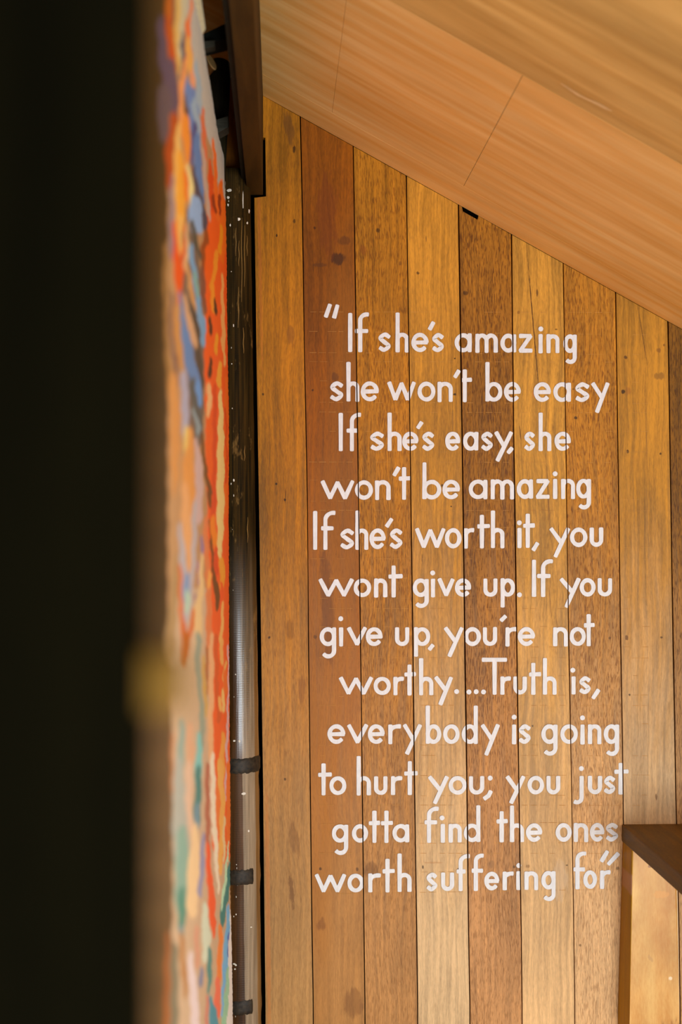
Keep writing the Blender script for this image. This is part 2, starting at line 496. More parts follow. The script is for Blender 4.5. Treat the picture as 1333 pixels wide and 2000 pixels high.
def bamboo_mat():
    t = NT('varnished_bamboo')
    x, y, z = t.xyz()
    e = t.math('SUBTRACT', x, t.math('MULTIPLY', z, -0.0126))         # straightened across
    n1 = t.noise(t.comb(t.math('MULTIPLY', x, 260.0), 0.3, t.math('MULTIPLY', z, 6.0)), 1.0, 4.0, 0.6)
    n2 = t.noise(t.comb(t.math('MULTIPLY', x, 70.0), 4.3, t.math('MULTIPLY', z, 3.0)), 1.0, 3.0, 0.6)
    n3 = t.noise(t.comb(t.math('MULTIPLY', x, 40.0), 9.3, t.math('MULTIPLY', z, 12.0)), 1.0, 4.0, 0.7)
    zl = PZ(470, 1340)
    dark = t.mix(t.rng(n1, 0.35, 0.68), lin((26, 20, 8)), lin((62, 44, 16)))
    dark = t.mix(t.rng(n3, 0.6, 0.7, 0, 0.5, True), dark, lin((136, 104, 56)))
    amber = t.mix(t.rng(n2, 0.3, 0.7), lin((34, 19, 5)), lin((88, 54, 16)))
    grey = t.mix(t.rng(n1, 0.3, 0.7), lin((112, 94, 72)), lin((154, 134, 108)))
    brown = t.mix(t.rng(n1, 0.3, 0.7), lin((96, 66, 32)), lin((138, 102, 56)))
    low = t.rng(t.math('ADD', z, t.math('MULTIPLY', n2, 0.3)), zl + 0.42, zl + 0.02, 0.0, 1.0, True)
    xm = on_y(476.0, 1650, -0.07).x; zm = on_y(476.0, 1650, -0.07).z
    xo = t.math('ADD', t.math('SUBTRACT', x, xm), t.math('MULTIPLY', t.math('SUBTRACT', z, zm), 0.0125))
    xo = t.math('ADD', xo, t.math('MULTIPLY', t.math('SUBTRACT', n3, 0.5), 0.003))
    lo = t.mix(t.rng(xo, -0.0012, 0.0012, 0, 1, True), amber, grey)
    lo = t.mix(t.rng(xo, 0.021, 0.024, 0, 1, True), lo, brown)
    col = t.mix(low, dark, lo)  # dark above, paler below: some of the light from below put into colour
    w = t.n('ShaderNodeTexWave', wave_type='BANDS', bands_direction='Z')
    t.set(w.inputs['Vector'], t.comb(x, y, z))
    w.inputs['Scale'].default_value = 75.0
    w.inputs['Distortion'].default_value = 2.0
    h = t.math('ADD', t.math('MULTIPLY', w.outputs[1], 0.22), t.math('MULTIPLY', n1, 0.8))
    t.bump(h, 0.3, 0.0012)
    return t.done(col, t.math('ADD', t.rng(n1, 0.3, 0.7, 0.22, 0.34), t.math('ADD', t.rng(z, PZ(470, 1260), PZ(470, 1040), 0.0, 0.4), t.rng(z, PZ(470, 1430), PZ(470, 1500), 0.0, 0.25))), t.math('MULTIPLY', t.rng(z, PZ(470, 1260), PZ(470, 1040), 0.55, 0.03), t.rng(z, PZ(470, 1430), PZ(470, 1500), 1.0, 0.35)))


def tube(bm, pts, radii, n=40):
    rings = []
    for (p, r) in zip(pts, radii):
        rings.append([bm.verts.new((p[0] + r * math.cos(2 * math.pi * k / n), p[1] + r * math.sin(2 * math.pi * k / n), p[2])) for k in range(n)])
    for a, b in zip(rings, rings[1:]):
        for k in range(n):
            bm.faces.new((a[k], a[(k + 1) % n], b[(k + 1) % n], b[k]))
    bm.faces.new(rings[0][::-1]); bm.faces.new(rings[-1])


BRAD = 0.0375
BYC = -0.047


def bamboo_centre(py):
    return on_y(interp(BR, py), py, BYC) - Vector((BRAD, 0, 0))


pole = empty('bamboo_pole', (bamboo_centre(2000).x, BYC, 0.0))
tag(pole, 'dark varnished bamboo pole with black nodes standing in the corner beside the painted panel', 'bamboo pole')
nodes = [1490, 1705, 1956, 2300, 2750]
bm = bmesh.new()
pts, rad = [], []
for py in list(range(338, 3200, 14)):
    c = bamboo_centre(py)
    if c.z < 0: break
    bulge = sum(0.0016 * math.exp(-((py - q) / 14.0) ** 2) for q in nodes) - 0.0010 * sum(math.exp(-((py - q - 30) / 12.0) ** 2) for q in nodes)
    pts.append((c.x, c.y, c.z)); rad.append(BRAD + bulge + 0.0003 * math.sin(py * 0.07))
pts.append((pts[-1][0], pts[-1][1], 0.0)); rad.append(rad[-1])
tube(bm, pts, rad, 48)
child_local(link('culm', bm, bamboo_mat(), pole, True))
node_mat = plain('blackened_node', (40, 31, 18), 0.6, 0.3, 0.65, 160.0)


def node_ring(py, hpx, aend, lift=0.0022):
    """a raised blackened node, swept from the panel side round to aend, with ragged rims"""
    bm = bmesh.new()
    n = 36
    rows = 7
    grid = []
    for j in range(rows):
        v = j / (rows - 1)
        row = []
        for k in range(n + 1):
            a = math.pi * 0.9 + (aend - math.pi * 0.9) * k / n
            edge = random.uniform(-1.2, 1.2) if j in (0, rows - 1) else 0
            yy = py + (v - 0.5) * hpx + edge - 4.0 * (k / n - 0.5)
            c = bamboo_centre(yy)
            r = BRAD + 0.0010 + lift * min(1.0, 3.0 * math.sin(math.pi * v)) * 0.8 + random.uniform(-.00025, .00025)
            if k in (0, n): r -= 0.003
            row.append(bm.verts.new((c.x + r * math.cos(a), c.y + r * math.sin(a), c.z)))
        grid.append(row)
    for a, b in zip(grid, grid[1:]):
        for k in range(n):
            bm.faces.new((a[k], a[k + 1], b[k + 1], b[k]))
    return child_local(link('node', bm, node_mat, pole, True))


node_ring(1490, 29, 2 * math.pi)
node_ring(1705, 29, 1.5 * math.pi + 0.78)
node_ring(1956, 27, 1.5 * math.pi + 0.66)
node_ring(2300, 28, 2 * math.pi)

# flecks of white paint dripped on the pole, plus one thin painted corner highlight
bm = bmesh.new()
FL = [(448, 372, 5, 4), (446, 386, 3, 4), (446, 400, 2, 3), (467, 428, 3, 3.5), (483.5, 436, 2, 3), (487, 412, 1.5, 5), (450, 440, 1.4, 3), (456.5, 636, 1.2, 4),
      (457, 938, 1.6, 4), (457, 968, 1, 3), (458, 1447, 2.6, 2.5), (468, 1448, 2.4, 3), (452, 1485, 2, 3), (455.5, 1716, 2.4, 5), (461, 1727, 3, 2), (464, 1728, 2, 2),
      (458, 1883, 3, 2), (461, 1885, 2.5, 2), (459, 1893, 2, 2), (461.5, 1786, 1.5, 2), (459, 1977, 2, 4), (475, 392, 1.2, 20), (491, 1811, 2, 1.4), (457, 1790, 1, 2),
      (476, 1550, 5, 3), (486, 1623, 2, 3)]
for _ in range(14):
    py = random.uniform(390, 1990)
    FL.append((interp([(446, 380), (452, 1000), (455, 1500), (459, 2000)], py) + random.expovariate(0.35), py, random.uniform(.5, 1.2), random.uniform(.8, 2.6)))


def on_bamboo(px, py):
    """where the view ray meets the pole"""
    d = ray(px, py); d.normalize()
    c = bamboo_centre(py)
    ox, oy = CAM.x - c.x, CAM.y - c.y
    r = BRAD + 0.0006
    A = d.x * d.x + d.y * d.y; B = 2 * (ox * d.x + oy * d.y); C = ox * ox + oy * oy - r * r
    q = B * B - 4 * A * C
    if q < 0: return None
    return CAM + d * ((-B - math.sqrt(q)) / (2 * A))


for (px, py, w_, h_) in FL:
    n = 8
    vs = []
    for k in range(n):
        a = 2 * math.pi * k / n
        q = on_bamboo(px + w_ * math.cos(a) * random.uniform(.6, 1.1), py + h_ * math.sin(a) * random.uniform(.6, 1.1))
        if q is None: vs = None; break
        vs.append(bm.verts.new(q))
    if vs: bm.faces.new(vs)
fl = child_local(link('flecks_and_glint', bm, plain('cream_paint', (216, 206, 190), 0.5), pole))
fl['kind'] = 'stuff'
fl['label'] = 'cream paint flecks spattered on the bamboo and one painted highlight streak'

bm = bmesh.new()
for px, ya, yb in ((461, 445, 500), (472.5, 425, 590), (467, 470, 520), (478, 440, 560), (483, 460, 500), (476, 640, 690), (478, 870, 900), (466, 560, 640), (484, 1010, 1060)):
    prev = None
    for k in range(9):
        y = ya + (yb - ya) * k / 8
        w_ = 0.55 * math.sin(math.pi * (k + .6) / 9.2) + 0.12
        xo = px + math.sin(k * 1.3 + px) * 0.6
        a_, b_ = on_bamboo(xo - w_, y), on_bamboo(xo + w_, y)
        cur = (bm.verts.new(a_), bm.verts.new(b_))
        if prev: bm.faces.new((prev[0], prev[1], cur[1], cur[0]))
        prev = cur
sc = child_local(link('scratches', bm, plain('bamboo_scratch', (132, 100, 50), 0.6), pole))
sc['kind'] = 'stuff'
sc['label'] = 'thin pale vertical scratches in the varnish'

# ------------------------------------------------------------------ painted panel on the left
XR = [(352, -160), (379, 0), (396, 64), (401, 108), (411, 166), (422.6, 242), (426.5, 263), (436.7, 301), (440, 320), (440.5, 377), (443, 500), (443.5, 589),
      (446, 742), (447.5, 814), (447, 992), (447.5, 1127), (448, 1314), (449, 1441), (450.5, 1589), (449.5, 1717), (452, 1814), (454.5, 1941), (456, 2160)]
STROKES = [
    # colour, [(x, y, width)]
    ((62, 46, 10), [(250, -160, 140), (250, 2200, 140)]),
    ((175, 138, 98), [(366, -160, 60), (374, 600, 66), (388, 1200, 76), (392, 1300, 90)]),
    ((190, 166, 138), [(388, 1260, 90), (390, 1450, 98), (390, 1700, 104), (390, 2160, 116)]),
    ((112, 98, 86), [(366, 440, 20), (372, 520, 34), (382, 700, 34), (384, 840, 24)]),
    ((228, 96, 18), [(428, 430, 44), (424, 700, 44), (428, 1000, 40), (430, 1300, 36), (434, 1640, 34)]),
    # y 0-250
    ((180, 180, 172), [(362, -160, 24), (376, 0, 26), (390, 100, 26), (402, 170, 28), (418, 240, 30), (430, 300, 26), (436, 370, 16)]),
    ((204, 174, 104), [(347, -160, 18), (347, 0, 17), (344, 60, 15), (348, 100, 11), (350, 132, 8)]),
    ((190, 186, 158), [(362, -160, 10), (360, 0, 10), (356, 60, 8), (354, 100, 8)]),
    ((176, 96, 12), [(333, -160, 14), (333, 0, 15), (331, 60, 15), (335, 100, 14), (341, 132, 9)]),
    ((182, 70, 8), [(328, 40, 6), (333, 80, 6), (338, 120, 12)]),
    ((116, 74, 66), [(341, -60, 4), (341, 0, 5), (338, 44, 4)]),
    ((220, 140, 96), [(374, 6, 6), (369, 60, 6), (372, 100, 6)]),
    ((228, 108, 50), [(367, 48, 6), (367, 92, 6)]),
    ((228, 170, 90), [(368, 82, 7), (371, 120, 12), (377, 150, 10), (376, 160, 6)]),
    ((220, 156, 126), [(376, 150, 8), (376, 190, 4)]),
    ((74, 80, 104), [(359, 66, 3), (356, 88, 6), (360, 112, 6), (357, 132, 4), (354, 150, 3)]),
    ((226, 152, 92), [(365, 112, 5), (358, 150, 7), (353, 176, 10), (352, 204, 8), (359, 250, 10)]),
    ((86, 74, 96), [(316, 50, 12), (321, 120, 16), (332, 150, 24), (335, 185, 26), (342, 222, 12)]),
    ((92, 80, 88), [(322, 200, 24), (322, 250, 18)]),
    ((100, 134, 184), [(366, 158, 5), (369, 190, 16), (377, 206, 22), (381, 250, 16)]),
    ((146, 172, 190), [(380, 206, 10), (388, 250, 10), (388, 300, 6)]),
    ((154, 176, 188), [(383, 130, 8), (389, 180, 10), (392, 214, 7)]),
    ((92, 66, 44), [(361, 190, 3), (365, 220, 6), (368, 254, 4)]),
    ((208, 112, 76), [(396, 218, 5), (399, 260, 7), (402, 326, 5)]),
    # y 250-500
    ((166, 70, 8), [(341, 244, 16), (333, 300, 18), (334, 352, 13)]),
    ((220, 180, 104), [(349, 250, 7), (346, 310, 11), (345, 370, 11), (347, 420, 13), (352, 486, 7)]),
    ((230, 160, 56), [(352, 312, 12), (354, 380, 17), (353, 420, 15), (353, 456, 8)]),
    ((236, 142, 50), [(362, 246, 14), (367, 286, 13), (365, 320, 5)]),
    ((226, 116, 36), [(362, 345, 8), (366, 382, 7)]),
    ((224, 210, 146), [(368, 328, 5), (374, 370, 9), (376, 404, 8)]),
    ((64, 82, 136), [(380, 252, 9), (378, 290, 7), (373, 316, 5)]),
    ((86, 128, 178), [(385, 276, 11), (386, 320, 15), (393, 362, 13), (396, 390, 8)]),
    ((66, 72, 92), [(379, 330, 5), (384, 370, 9), (392, 402, 13), (401, 436, 10)]),
    ((138, 172, 210), [(377, 392, 8), (382, 420, 24), (390, 442, 10)]),
    ((184, 164, 150), [(397, 296, 5), (402, 360, 7), (408, 410, 7), (411, 428, 3)]),
    ((206, 76, 14), [(409, 316, 4), (412, 350, 9), (415, 402, 8)]),
    ((232, 112, 30), [(417, 276, 4), (420, 320, 6), (422, 370, 6), (426, 424, 7)]),
    ((252, 112, 16), [(432, 362, 7), (434, 400, 10), (437, 440, 10), (436, 500, 10)]),
    ((140, 48, 8), [(416, 388, 6), (422, 410, 5)]), ((140, 48, 8), [(430, 388, 6), (429, 416, 4)]),
    ((252, 152, 22), [(432, 446, 5), (431, 486, 7)]),
    ((142, 72, 24), [(404, 460, 8), (400, 490, 14), (398, 520, 10)]),
    ((130, 118, 132), [(337, 348, 5), (337, 420, 9), (336, 490, 11)]),
    ((212, 84, 12), [(342, 440, 6), (345, 500, 11), (350, 540, 15), (350, 584, 6)]),
    ((212, 84, 12), [(362, 444, 4), (360, 500, 7), (358, 530, 4)]),
    ((214, 176, 104), [(353, 430, 7), (352, 480, 6)]),
    ((206, 178, 136), [(366, 440, 4), (366, 500, 7), (362, 520, 5)]),
    ((72, 78, 70), [(376, 440, 7), (382, 470, 8), (392, 500, 5)]),
    # y 500-750
    ((150, 114, 66), [(326, 490, 9), (323, 560, 7), (326, 620, 7), (327, 680, 8), (333, 744, 12)]),
    ((112, 160, 196), [(373, 488, 8), (381, 540, 9), (387, 590, 9), (394, 640, 16), (397, 664, 9)]),
    ((124, 168, 160), [(382, 538, 6), (386, 572, 6)]),
    ((232, 96, 12), [(408, 500, 14), (412, 560, 20), (416, 640, 22), (412, 700, 14)]),
    ((246, 150, 40), [(424, 500, 8), (414, 560, 6), (418, 600, 8)]),
    ((60, 34, 8), [(421, 586, 3), (421, 606, 6)]), ((60, 34, 8), [(411, 625, 5), (411, 646, 6)]), ((60, 34, 8), [(411, 705, 5), (411, 728, 7)]),
    ((244, 172, 104), [(434, 540, 4), (436, 620, 6), (437, 664, 8), (439, 710, 4)]),
    ((236, 90, 20), [(442, 500, 5), (442, 600, 4), (444, 700, 5)]),
    ((252, 156, 34), [(423, 660, 6), (423, 684, 6)]), ((252, 166, 60), [(429, 716, 7), (429, 744, 9)]),
    ((126, 78, 62), [(396, 530, 7), (397, 570, 9), (400, 606, 6)]),
    ((198, 152, 100), [(366, 520, 6), (371, 556, 7), (378, 586, 7), (381, 606, 4)]),
    ((74, 70, 62), [(371, 586, 4), (380, 620, 9), (386, 650, 9), (386, 690, 11), (394, 742, 10)]),
    ((196, 158, 122), [(361, 586, 7), (369, 626, 10), (377, 656, 12), (382, 672, 6)]),
    ((94, 132, 178), [(353, 576, 4), (357, 620, 7), (364, 664, 15), (371, 704, 18), (381, 744, 18), (389, 778, 12)]),
    ((188, 136, 74), [(343, 606, 7), (345, 650, 10), (352, 704, 7)]),
    ((96, 72, 76), [(336, 580, 5), (334, 650, 5), (342, 700, 6), (347, 744, 6)]),
    # y 750-1000
    ((194, 140, 80), [(338, 750, 15), (342, 800, 17), (342, 870, 17), (342, 924, 13), (341, 962, 5)]),
    ((160, 160, 178), [(360, 744, 13), (362, 800, 13), (363, 846, 11)]),
    ((84, 92, 90), [(377, 756, 12), (385, 800, 15), (388, 838, 12)]),
    ((98, 148, 200), [(386, 760, 11), (392, 784, 7)]),
    ((132, 150, 156), [(379, 806, 6), (388, 836, 9)]),
    ((212, 186, 110), [(364, 848, 10), (366, 884, 8)]),
    ((206, 146, 78), [(374, 846, 8), (368, 920, 22), (372, 980, 24)]),
    ((190, 166, 162), [(384, 864, 6), (388, 910, 13), (390, 950, 13), (388, 1004, 13)]),
    ((112, 72, 22), [(394, 852, 5), (402, 920, 6), (410, 960, 8), (411, 984, 6)]),
    ((220, 98, 12), [(409, 800, 8), (412, 880, 19), (413, 912, 12)]),
    ((232, 180, 126), [(409, 760, 8), (409, 790, 9), (408, 808, 5)]),
    ((206, 76, 8), [(420, 760, 7), (419, 960, 7), (417, 1010, 9)]),
    ((240, 202, 136), [(431, 770, 6), (432, 850, 11), (431, 920, 13), (431, 1000, 13), (430, 1070, 9), (431, 1096, 4)]),
    ((240, 112, 22), [(443, 744, 6), (443, 860, 5), (442, 1000, 6)]),
    ((206, 80, 10), [(441, 800, 4), (443, 900, 3), (441, 940, 4)]),
    # y 1000-1250
    ((210, 160, 108), [(362, 960, 12), (364, 1010, 16), (369, 1060, 15), (370, 1100, 8), (369, 1126, 4)]),
    ((170, 168, 174), [(352, 1030, 6), (358, 1100, 12), (365, 1146, 22), (364, 1182, 16), (363, 1222, 7)]),
    ((210, 160, 108), [(368, 1040, 9), (369, 1118, 4)]),
    ((124, 148, 182), [(365, 1134, 10), (365, 1160, 13)]), ((170, 196, 174), [(366, 1166, 9), (366, 1186, 8)]),
    ((176, 168, 170), [(380, 990, 8), (380, 1060, 9), (376, 1130, 8)]),
    ((144, 120, 152), [(395, 1054, 5), (395, 1080, 7)]), ((158, 120, 150), [(389, 1104, 5), (389, 1134, 6)]), ((146, 116, 136), [(383, 1168, 5), (383, 1188, 7)]),
    ((212, 184, 134), [(394, 1090, 6), (393, 1150, 9), (386, 1200, 15), (386, 1250, 18)]),
    ((208, 126, 76), [(402, 1020, 8), (404, 1070, 8), (406, 1120, 9), (408, 1166, 9), (409, 1250, 12)]),
    ((234, 166, 84), [(409, 1124, 6), (409, 1140, 6)]),
    ((108, 68, 12), [(411, 1020, 4), (413, 1060, 5), (417, 1112, 5), (423, 1150, 10), (425, 1184, 6)]),
    ((242, 134, 22), [(416, 1020, 9), (418, 1046, 9), (423, 1076, 6)]), ((206, 76, 10), [(421, 1076, 6), (423, 1112, 8)]),
    ((250, 160, 50), [(434, 1104, 10), (434, 1140, 8)]), ((244, 92, 20), [(432, 1142, 4), (434, 1164, 5)]), ((244, 98, 16), [(440, 1186, 6), (437, 1234, 9)]),
    ((250, 178, 104), [(436, 1180, 4), (432, 1250, 6)]),
    ((158, 132, 92), [(344, 1086, 4), (341, 1140, 9), (337, 1200, 14), (332, 1256, 20)]),
    ((196, 98, 28), [(352, 1110, 5), (354, 1190, 6), (358, 1230, 9), (364, 1266, 13)]), ((196, 98, 28), [(379, 1196, 5), (372, 1234, 8), (366, 1256, 8)]),
    # y 1250-1500
    ((176, 98, 20), [(363, 1254, 14), (362, 1286, 10)]),
    ((196, 172, 142), [(379, 1246, 9), (378, 1296, 7)]),
    ((142, 154, 138), [(388, 1250, 10), (387, 1310, 9), (393, 1360, 7), (395, 1400, 9), (394, 1450, 11)]),
    ((194, 158, 78), [(397, 1286, 4), (400, 1340, 5), (403, 1394, 4)]),
    ((166, 100, 46), [(404, 1270, 5), (406, 1350, 5)]),
    ((218, 172, 126), [(414, 1250, 9), (413, 1350, 9), (411, 1440, 9), (415, 1500, 8)]),
    ((204, 92, 26), [(421, 1250, 8), (424, 1340, 7), (428, 1400, 9)]),
    ((252, 172, 98), [(434, 1256, 6), (433, 1290, 6)]), ((252, 172, 98), [(441, 1296, 4), (437, 1326, 4)]), ((255, 190, 120), [(437, 1352, 5), (436, 1384, 5)]),
    ((255, 176, 100), [(430, 1368, 5), (430, 1382, 5)]), ((255, 116, 40), [(441, 1316, 6), (440, 1344, 8)]), ((250, 160, 70), [(436, 1440, 7), (434, 1500, 10)]),
    ((206, 176, 182), [(446, 1264, 3), (447, 1340, 3), (444, 1420, 4), (443, 1500, 4), (440, 1560, 3)]),
    ((122, 186, 182), [(390, 1440, 7), (388, 1500, 13), (387, 1524, 10)]), ((140, 162, 152), [(356, 1420, 10), (353, 1484, 13)]),
    ((202, 162, 130), [(371, 1430, 12), (372, 1484, 13)]),
    # y 1500-1750
    ((96, 74, 44), [(300, 1370, 30), (304, 1440, 60), (304, 1780, 60), (300, 2160, 50)]),
    ((182, 128, 88), [(336, 1440, 5), (338, 1560, 5)]),
    ((164, 168, 158), [(349, 1500, 15), (352, 1560, 24), (352, 1620, 28), (356, 1664, 27)]),
    ((130, 164, 150), [(356, 1640, 18), (356, 1684, 24), (354, 1756, 22)]),
    ((206, 178, 154), [(370, 1504, 11), (368, 1560, 11), (372, 1610, 8), (376, 1634, 6)]),
    ((64, 128, 124), [(388, 1510, 10), (387, 1550, 11), (385, 1592, 13)]), ((110, 144, 158), [(386, 1580, 8), (385, 1606, 9)]),
    ((220, 192, 150), [(382, 1624, 10), (379, 1700, 22), (376, 1762, 20)]),
    ((140, 142, 174), [(397, 1636, 6), (395, 1690, 8), (391, 1740, 8)]),
    ((170, 104, 80), [(405, 1500, 7), (406, 1600, 8), (407, 1660, 7)]),
    ((240, 214, 192), [(415, 1480, 7), (417, 1560, 9), (420, 1624, 9), (424, 1690, 6), (427, 1740, 4)]),
    ((250, 122, 48), [(425, 1540, 7), (428, 1600, 9), (430, 1640, 6)]),
    ((228, 90, 40), [(406, 1656, 7), (410, 1720, 10), (414, 1764, 12), (416, 1800, 10), (419, 1826, 4)]),
    ((255, 172, 88), [(430, 1500, 12), (435, 1560, 8), (433, 1650, 9), (430, 1700, 6)]),
    ((214, 196, 150), [(438, 1600, 4), (438, 1680, 4)]),
    ((246, 116, 30), [(447, 1500, 8), (447, 1600, 7), (445, 1650, 5)]),
    ((28, 128, 128), [(449, 1690, 4), (446, 1720, 8), (441, 1750, 10), (435, 1790, 9), (432, 1814, 5)]), ((178, 220, 190), [(448, 1646, 2), (444, 1680, 3), (438, 1740, 5), (432, 1774, 3)]),
    # y 1750-2000
    ((112, 180, 234), [(447, 1774, 5), (445, 1830, 10), (441, 1880, 9), (436, 1936, 5), (434, 1980, 4)]), ((66, 106, 184), [(448, 1826, 3), (445, 1862, 4)]),
    ((226, 228, 226), [(452, 1780, 3), (450, 1880, 8), (450, 1940, 13), (449, 2010, 18), (449, 2160, 22)]),
    ((148, 200, 172), [(446, 1894, 4), (442, 1950, 8), (438, 2010, 9), (436, 2160, 12)]),
    ((255, 132, 64), [(431, 1816, 7), (430, 1870, 8), (426, 1920, 8)]), ((232, 116, 92), [(426, 1920, 8), (423, 1966, 12), (427, 1980, 6)]),
    ((82, 138, 122), [(355, 1756, 15), (355, 1800, 13), (356, 1818, 8)]), ((130, 144, 156), [(355, 1816, 6), (356, 1834, 5)]),
    ((170, 124, 78), [(355, 1834, 8), (359, 1900, 9), (363, 1940, 6)]),
    ((212, 198, 198), [(372, 1870, 8), (376, 1910, 12), (379, 1950, 13), (384, 2020, 16)]),
    ((120, 130, 160), [(393, 1898, 6), (393, 1916, 8)]),
    ((198, 208, 188), [(400, 1776, 9), (404, 1830, 15), (401, 1866, 10)]),
    ((74, 140, 136), [(409, 1860, 7), (410, 1900, 9), (408, 1936, 4)]), ((64, 146, 164), [(411, 1954, 6), (418, 1990, 15), (418, 2050, 18)]),
    ((120, 116, 96), [(341, 1860, 12), (340, 1940, 16), (340, 2050, 16)]), ((150, 92, 46), [(328, 1830, 7), (327, 1920, 11), (325, 2060, 12)]),
    ((200, 150, 126), [(384, 1820, 8), (386, 1880, 8)]),
    ((196, 120, 110), [(405, 1950, 4), (404, 2050, 6)]),
]


def build_mural():
    nx, ny = 170, 620
    ys = np.linspace(-150, 2150, ny)
    xr = np.array([interp(XR, y) for y in ys])
    rag = np.zeros(ny)
    rng = np.random.RandomState(3)
    rag[:] = rng.uniform(-0.5, 0.5, ny)
    # columns equally spaced in depth-reciprocal, from the near end to the far edge
    s = np.linspace(0, 1, nx)
    PXg = 250 + (xr + rag)[:, None] * s[None, :] - 250 * s[None, :]
    PYg = np.repeat(ys[:, None], nx, 1)
    n1 = rng.uniform(-1, 1, (ny, nx)) * 0.5
    X, Y = PXg.ravel() + n1.ravel(), PYg.ravel()
    col = np.tile(np.array(lin((176, 140, 100))), (X.size, 1))
    for c, pts in STROKES:
        c = np.array(lin(c))
        m = np.zeros(X.size)
        for (x0, y0, w0), (x1, y1, w1) in zip(pts, pts[1:]):
            ax, ay = x1 - x0, (y1 - y0)
            pad = max(w0, w1) + 12
            sel = np.where((X > min(x0, x1) - pad) & (X < max(x0, x1) + pad) & (Y > min(y0, y1) - pad) & (Y < max(y0, y1) + pad))[0]
            if not sel.size: continue
            # width measured along the row, strokes run mostly downwards
            t = np.clip((Y[sel] - y0) / (ay if abs(ay) > 1e-3 else 1e-3), 0, 1)
            over = np.maximum(0, np.maximum(min(y0, y1) - Y[sel], Y[sel] - max(y0, y1)))
            wv = (w0 + (w1 - w0) * t) / 2
            soft = 0.9 + np.clip(440 - X[sel], 0, 120) * 0.02
            wig = 1.2 * np.sin(Y[sel] * 0.11 + x0) + 0.3 * np.sin(Y[sel] * 0.29 + y0)
            d = np.sqrt((X[sel] + wig - (x0 + ax * t)) ** 2 + (over * 0.35) ** 2)
            k = np.clip((wv * 1.12 + soft - d) / (2 * soft), 0, 1)
            m[sel] = np.maximum(m[sel], k)
        m = m * m * (3 - 2 * m)
        col = col * (1 - m[:, None]) + c[None, :] * m[:, None]
    # dry-brush variation
    bx = np.sin(X * 1.7 + np.sin(Y * 0.013) * 4.0) * 0.5 + np.sin(X * 4.1 + Y * 0.021) * 0.5
    col *= (1 + 0.07 * bx)[:, None]
    # faint rungs of old boards at the near, unpainted end
    near = np.clip((334 - X) / 10.0, 0, 1) * np.clip((Y - 600) / 80, 0, 1)
    col *= (1 + near * 0.08 * np.sin(Y * 2 * math.pi / 98.0))[:, None]
    verts = []
    for a, b in zip(PXg.ravel(), PYg.ravel()):
        verts.append(on_m(a, b))
    faces = []
    for j in range(ny - 1):
        o = j * nx
        for i in range(nx - 1):
            faces.append((o + i, o + i + 1, o + nx + i + 1, o + nx + i))
    # board thickness: back outline and edges
    base = len(verts)
    ring = [j * nx + nx - 1 for j in range(ny)] + [(ny - 1) * nx + 0, 0]
    for r in ring:
        v = verts[r]
        verts.append((v[0] - 0.012, v[1], v[2]))
    m = len(ring)
    for k in range(m):
        faces.append((ring[k], base + k, base + (k + 1) % m, ring[(k + 1) % m]))
    faces.append(tuple(range(base, base + m)))
    me = bpy.data.meshes.new('panel')
    me.from_pydata([tuple(v) for v in verts], [], faces)
    me.update()
    at = me.color_attributes.new('pigment', 'FLOAT_COLOR', 'POINT')
    buf = np.ones((len(verts), 4), dtype=np.float32)
    buf[:base, :3] = np.clip(np.power(np.maximum(col, 0), 1.12) * 1.32, 0, 0.93)
    buf[base:, :3] = lin((222, 214, 200))
    at.data.foreach_set('color', buf.ravel())
    t = NT('mural_paint')
    a = t.n('ShaderNodeAttribute', attribute_name='pigment')
    x, y, z = t.xyz()
    n = t.noise(t.comb(0.0, t.math('MULTIPLY', y, 90.0), t.math('MULTIPLY', z, 25.0)), 1.0, 4.0, 0.6)
    colr = t.mix(1.0, a.outputs[0], t.mix(t.rng(n, 0.3, 0.7), (0.88, 0.88, 0.88), (1.0, 1.0, 1.0)), 'MULTIPLY')
    t.bump(n, 0.12, 0.001)
    me.materials.append(t.done(colr, 0.55, 0.3))
    o = bpy.data.objects.new('painted_mural', me)
    COL.objects.link(o)
    return o


mural = build_mural()
tag(mural, 'tall board painted with loose orange, blue, teal and cream brush strokes, seen almost edge-on', 'mural')

# pale woven strip on top of the partition, behind the panel
bm = bmesh.new()
# strip follows the slope of the panel's top edge
q = [on_m(372, -60, 0.0004), on_m(385, -60, 0.0004), on_m(402, 56, 0.0004), on_m(396, 66, 0.0004)]
prism(bm, q, (-0.004, 0, 0))
tag(link('frayed_cloth_strip', bm, plain('frayed_cloth', (236, 212, 172), 0.9, 0.2, 0.45, 260.0)),
    'pale frayed cloth strip showing above the top edge of the painted board', 'cloth strip')

# ------------------------------------------------------------------ roof timbers in the dark gap
dk = plain('blackened_timber', (22, 24, 18), 0.8)
gr = wood('grey_batten_wood', (50, 48, 38), (78, 74, 60), 83.0, along='x', streak=(60, 4), rough=0.7)


def batten(name, pts, y, depth, mat, label):
    bm = bmesh.new()
    prism(bm, [on_y(a, b, y) for a, b in pts], (0, depth, 0), 0.0015)
    o = link(name, bm, mat)
    tag(o, label, 'batten')
    return o


batten('roof_batten', [(380, 74), (380, 92), (452, 74), (452, 40)], -0.62, 0.05, dk, 'blackened roof batten crossing the dark gap at the top of the painted board')
batten('roof_batten', [(396, 80), (396, 96), (420, 90), (420, 78)], -0.645, 0.02, gr, 'short grey batten tucked under the blackened batten, top left')
batten('roof_batten', [(414, 236), (414, 266), (446, 248), (446, 226)], -0.32, 0.04, gr, 'grey batten in the dark gap left of the brown beam, the lower of the two')
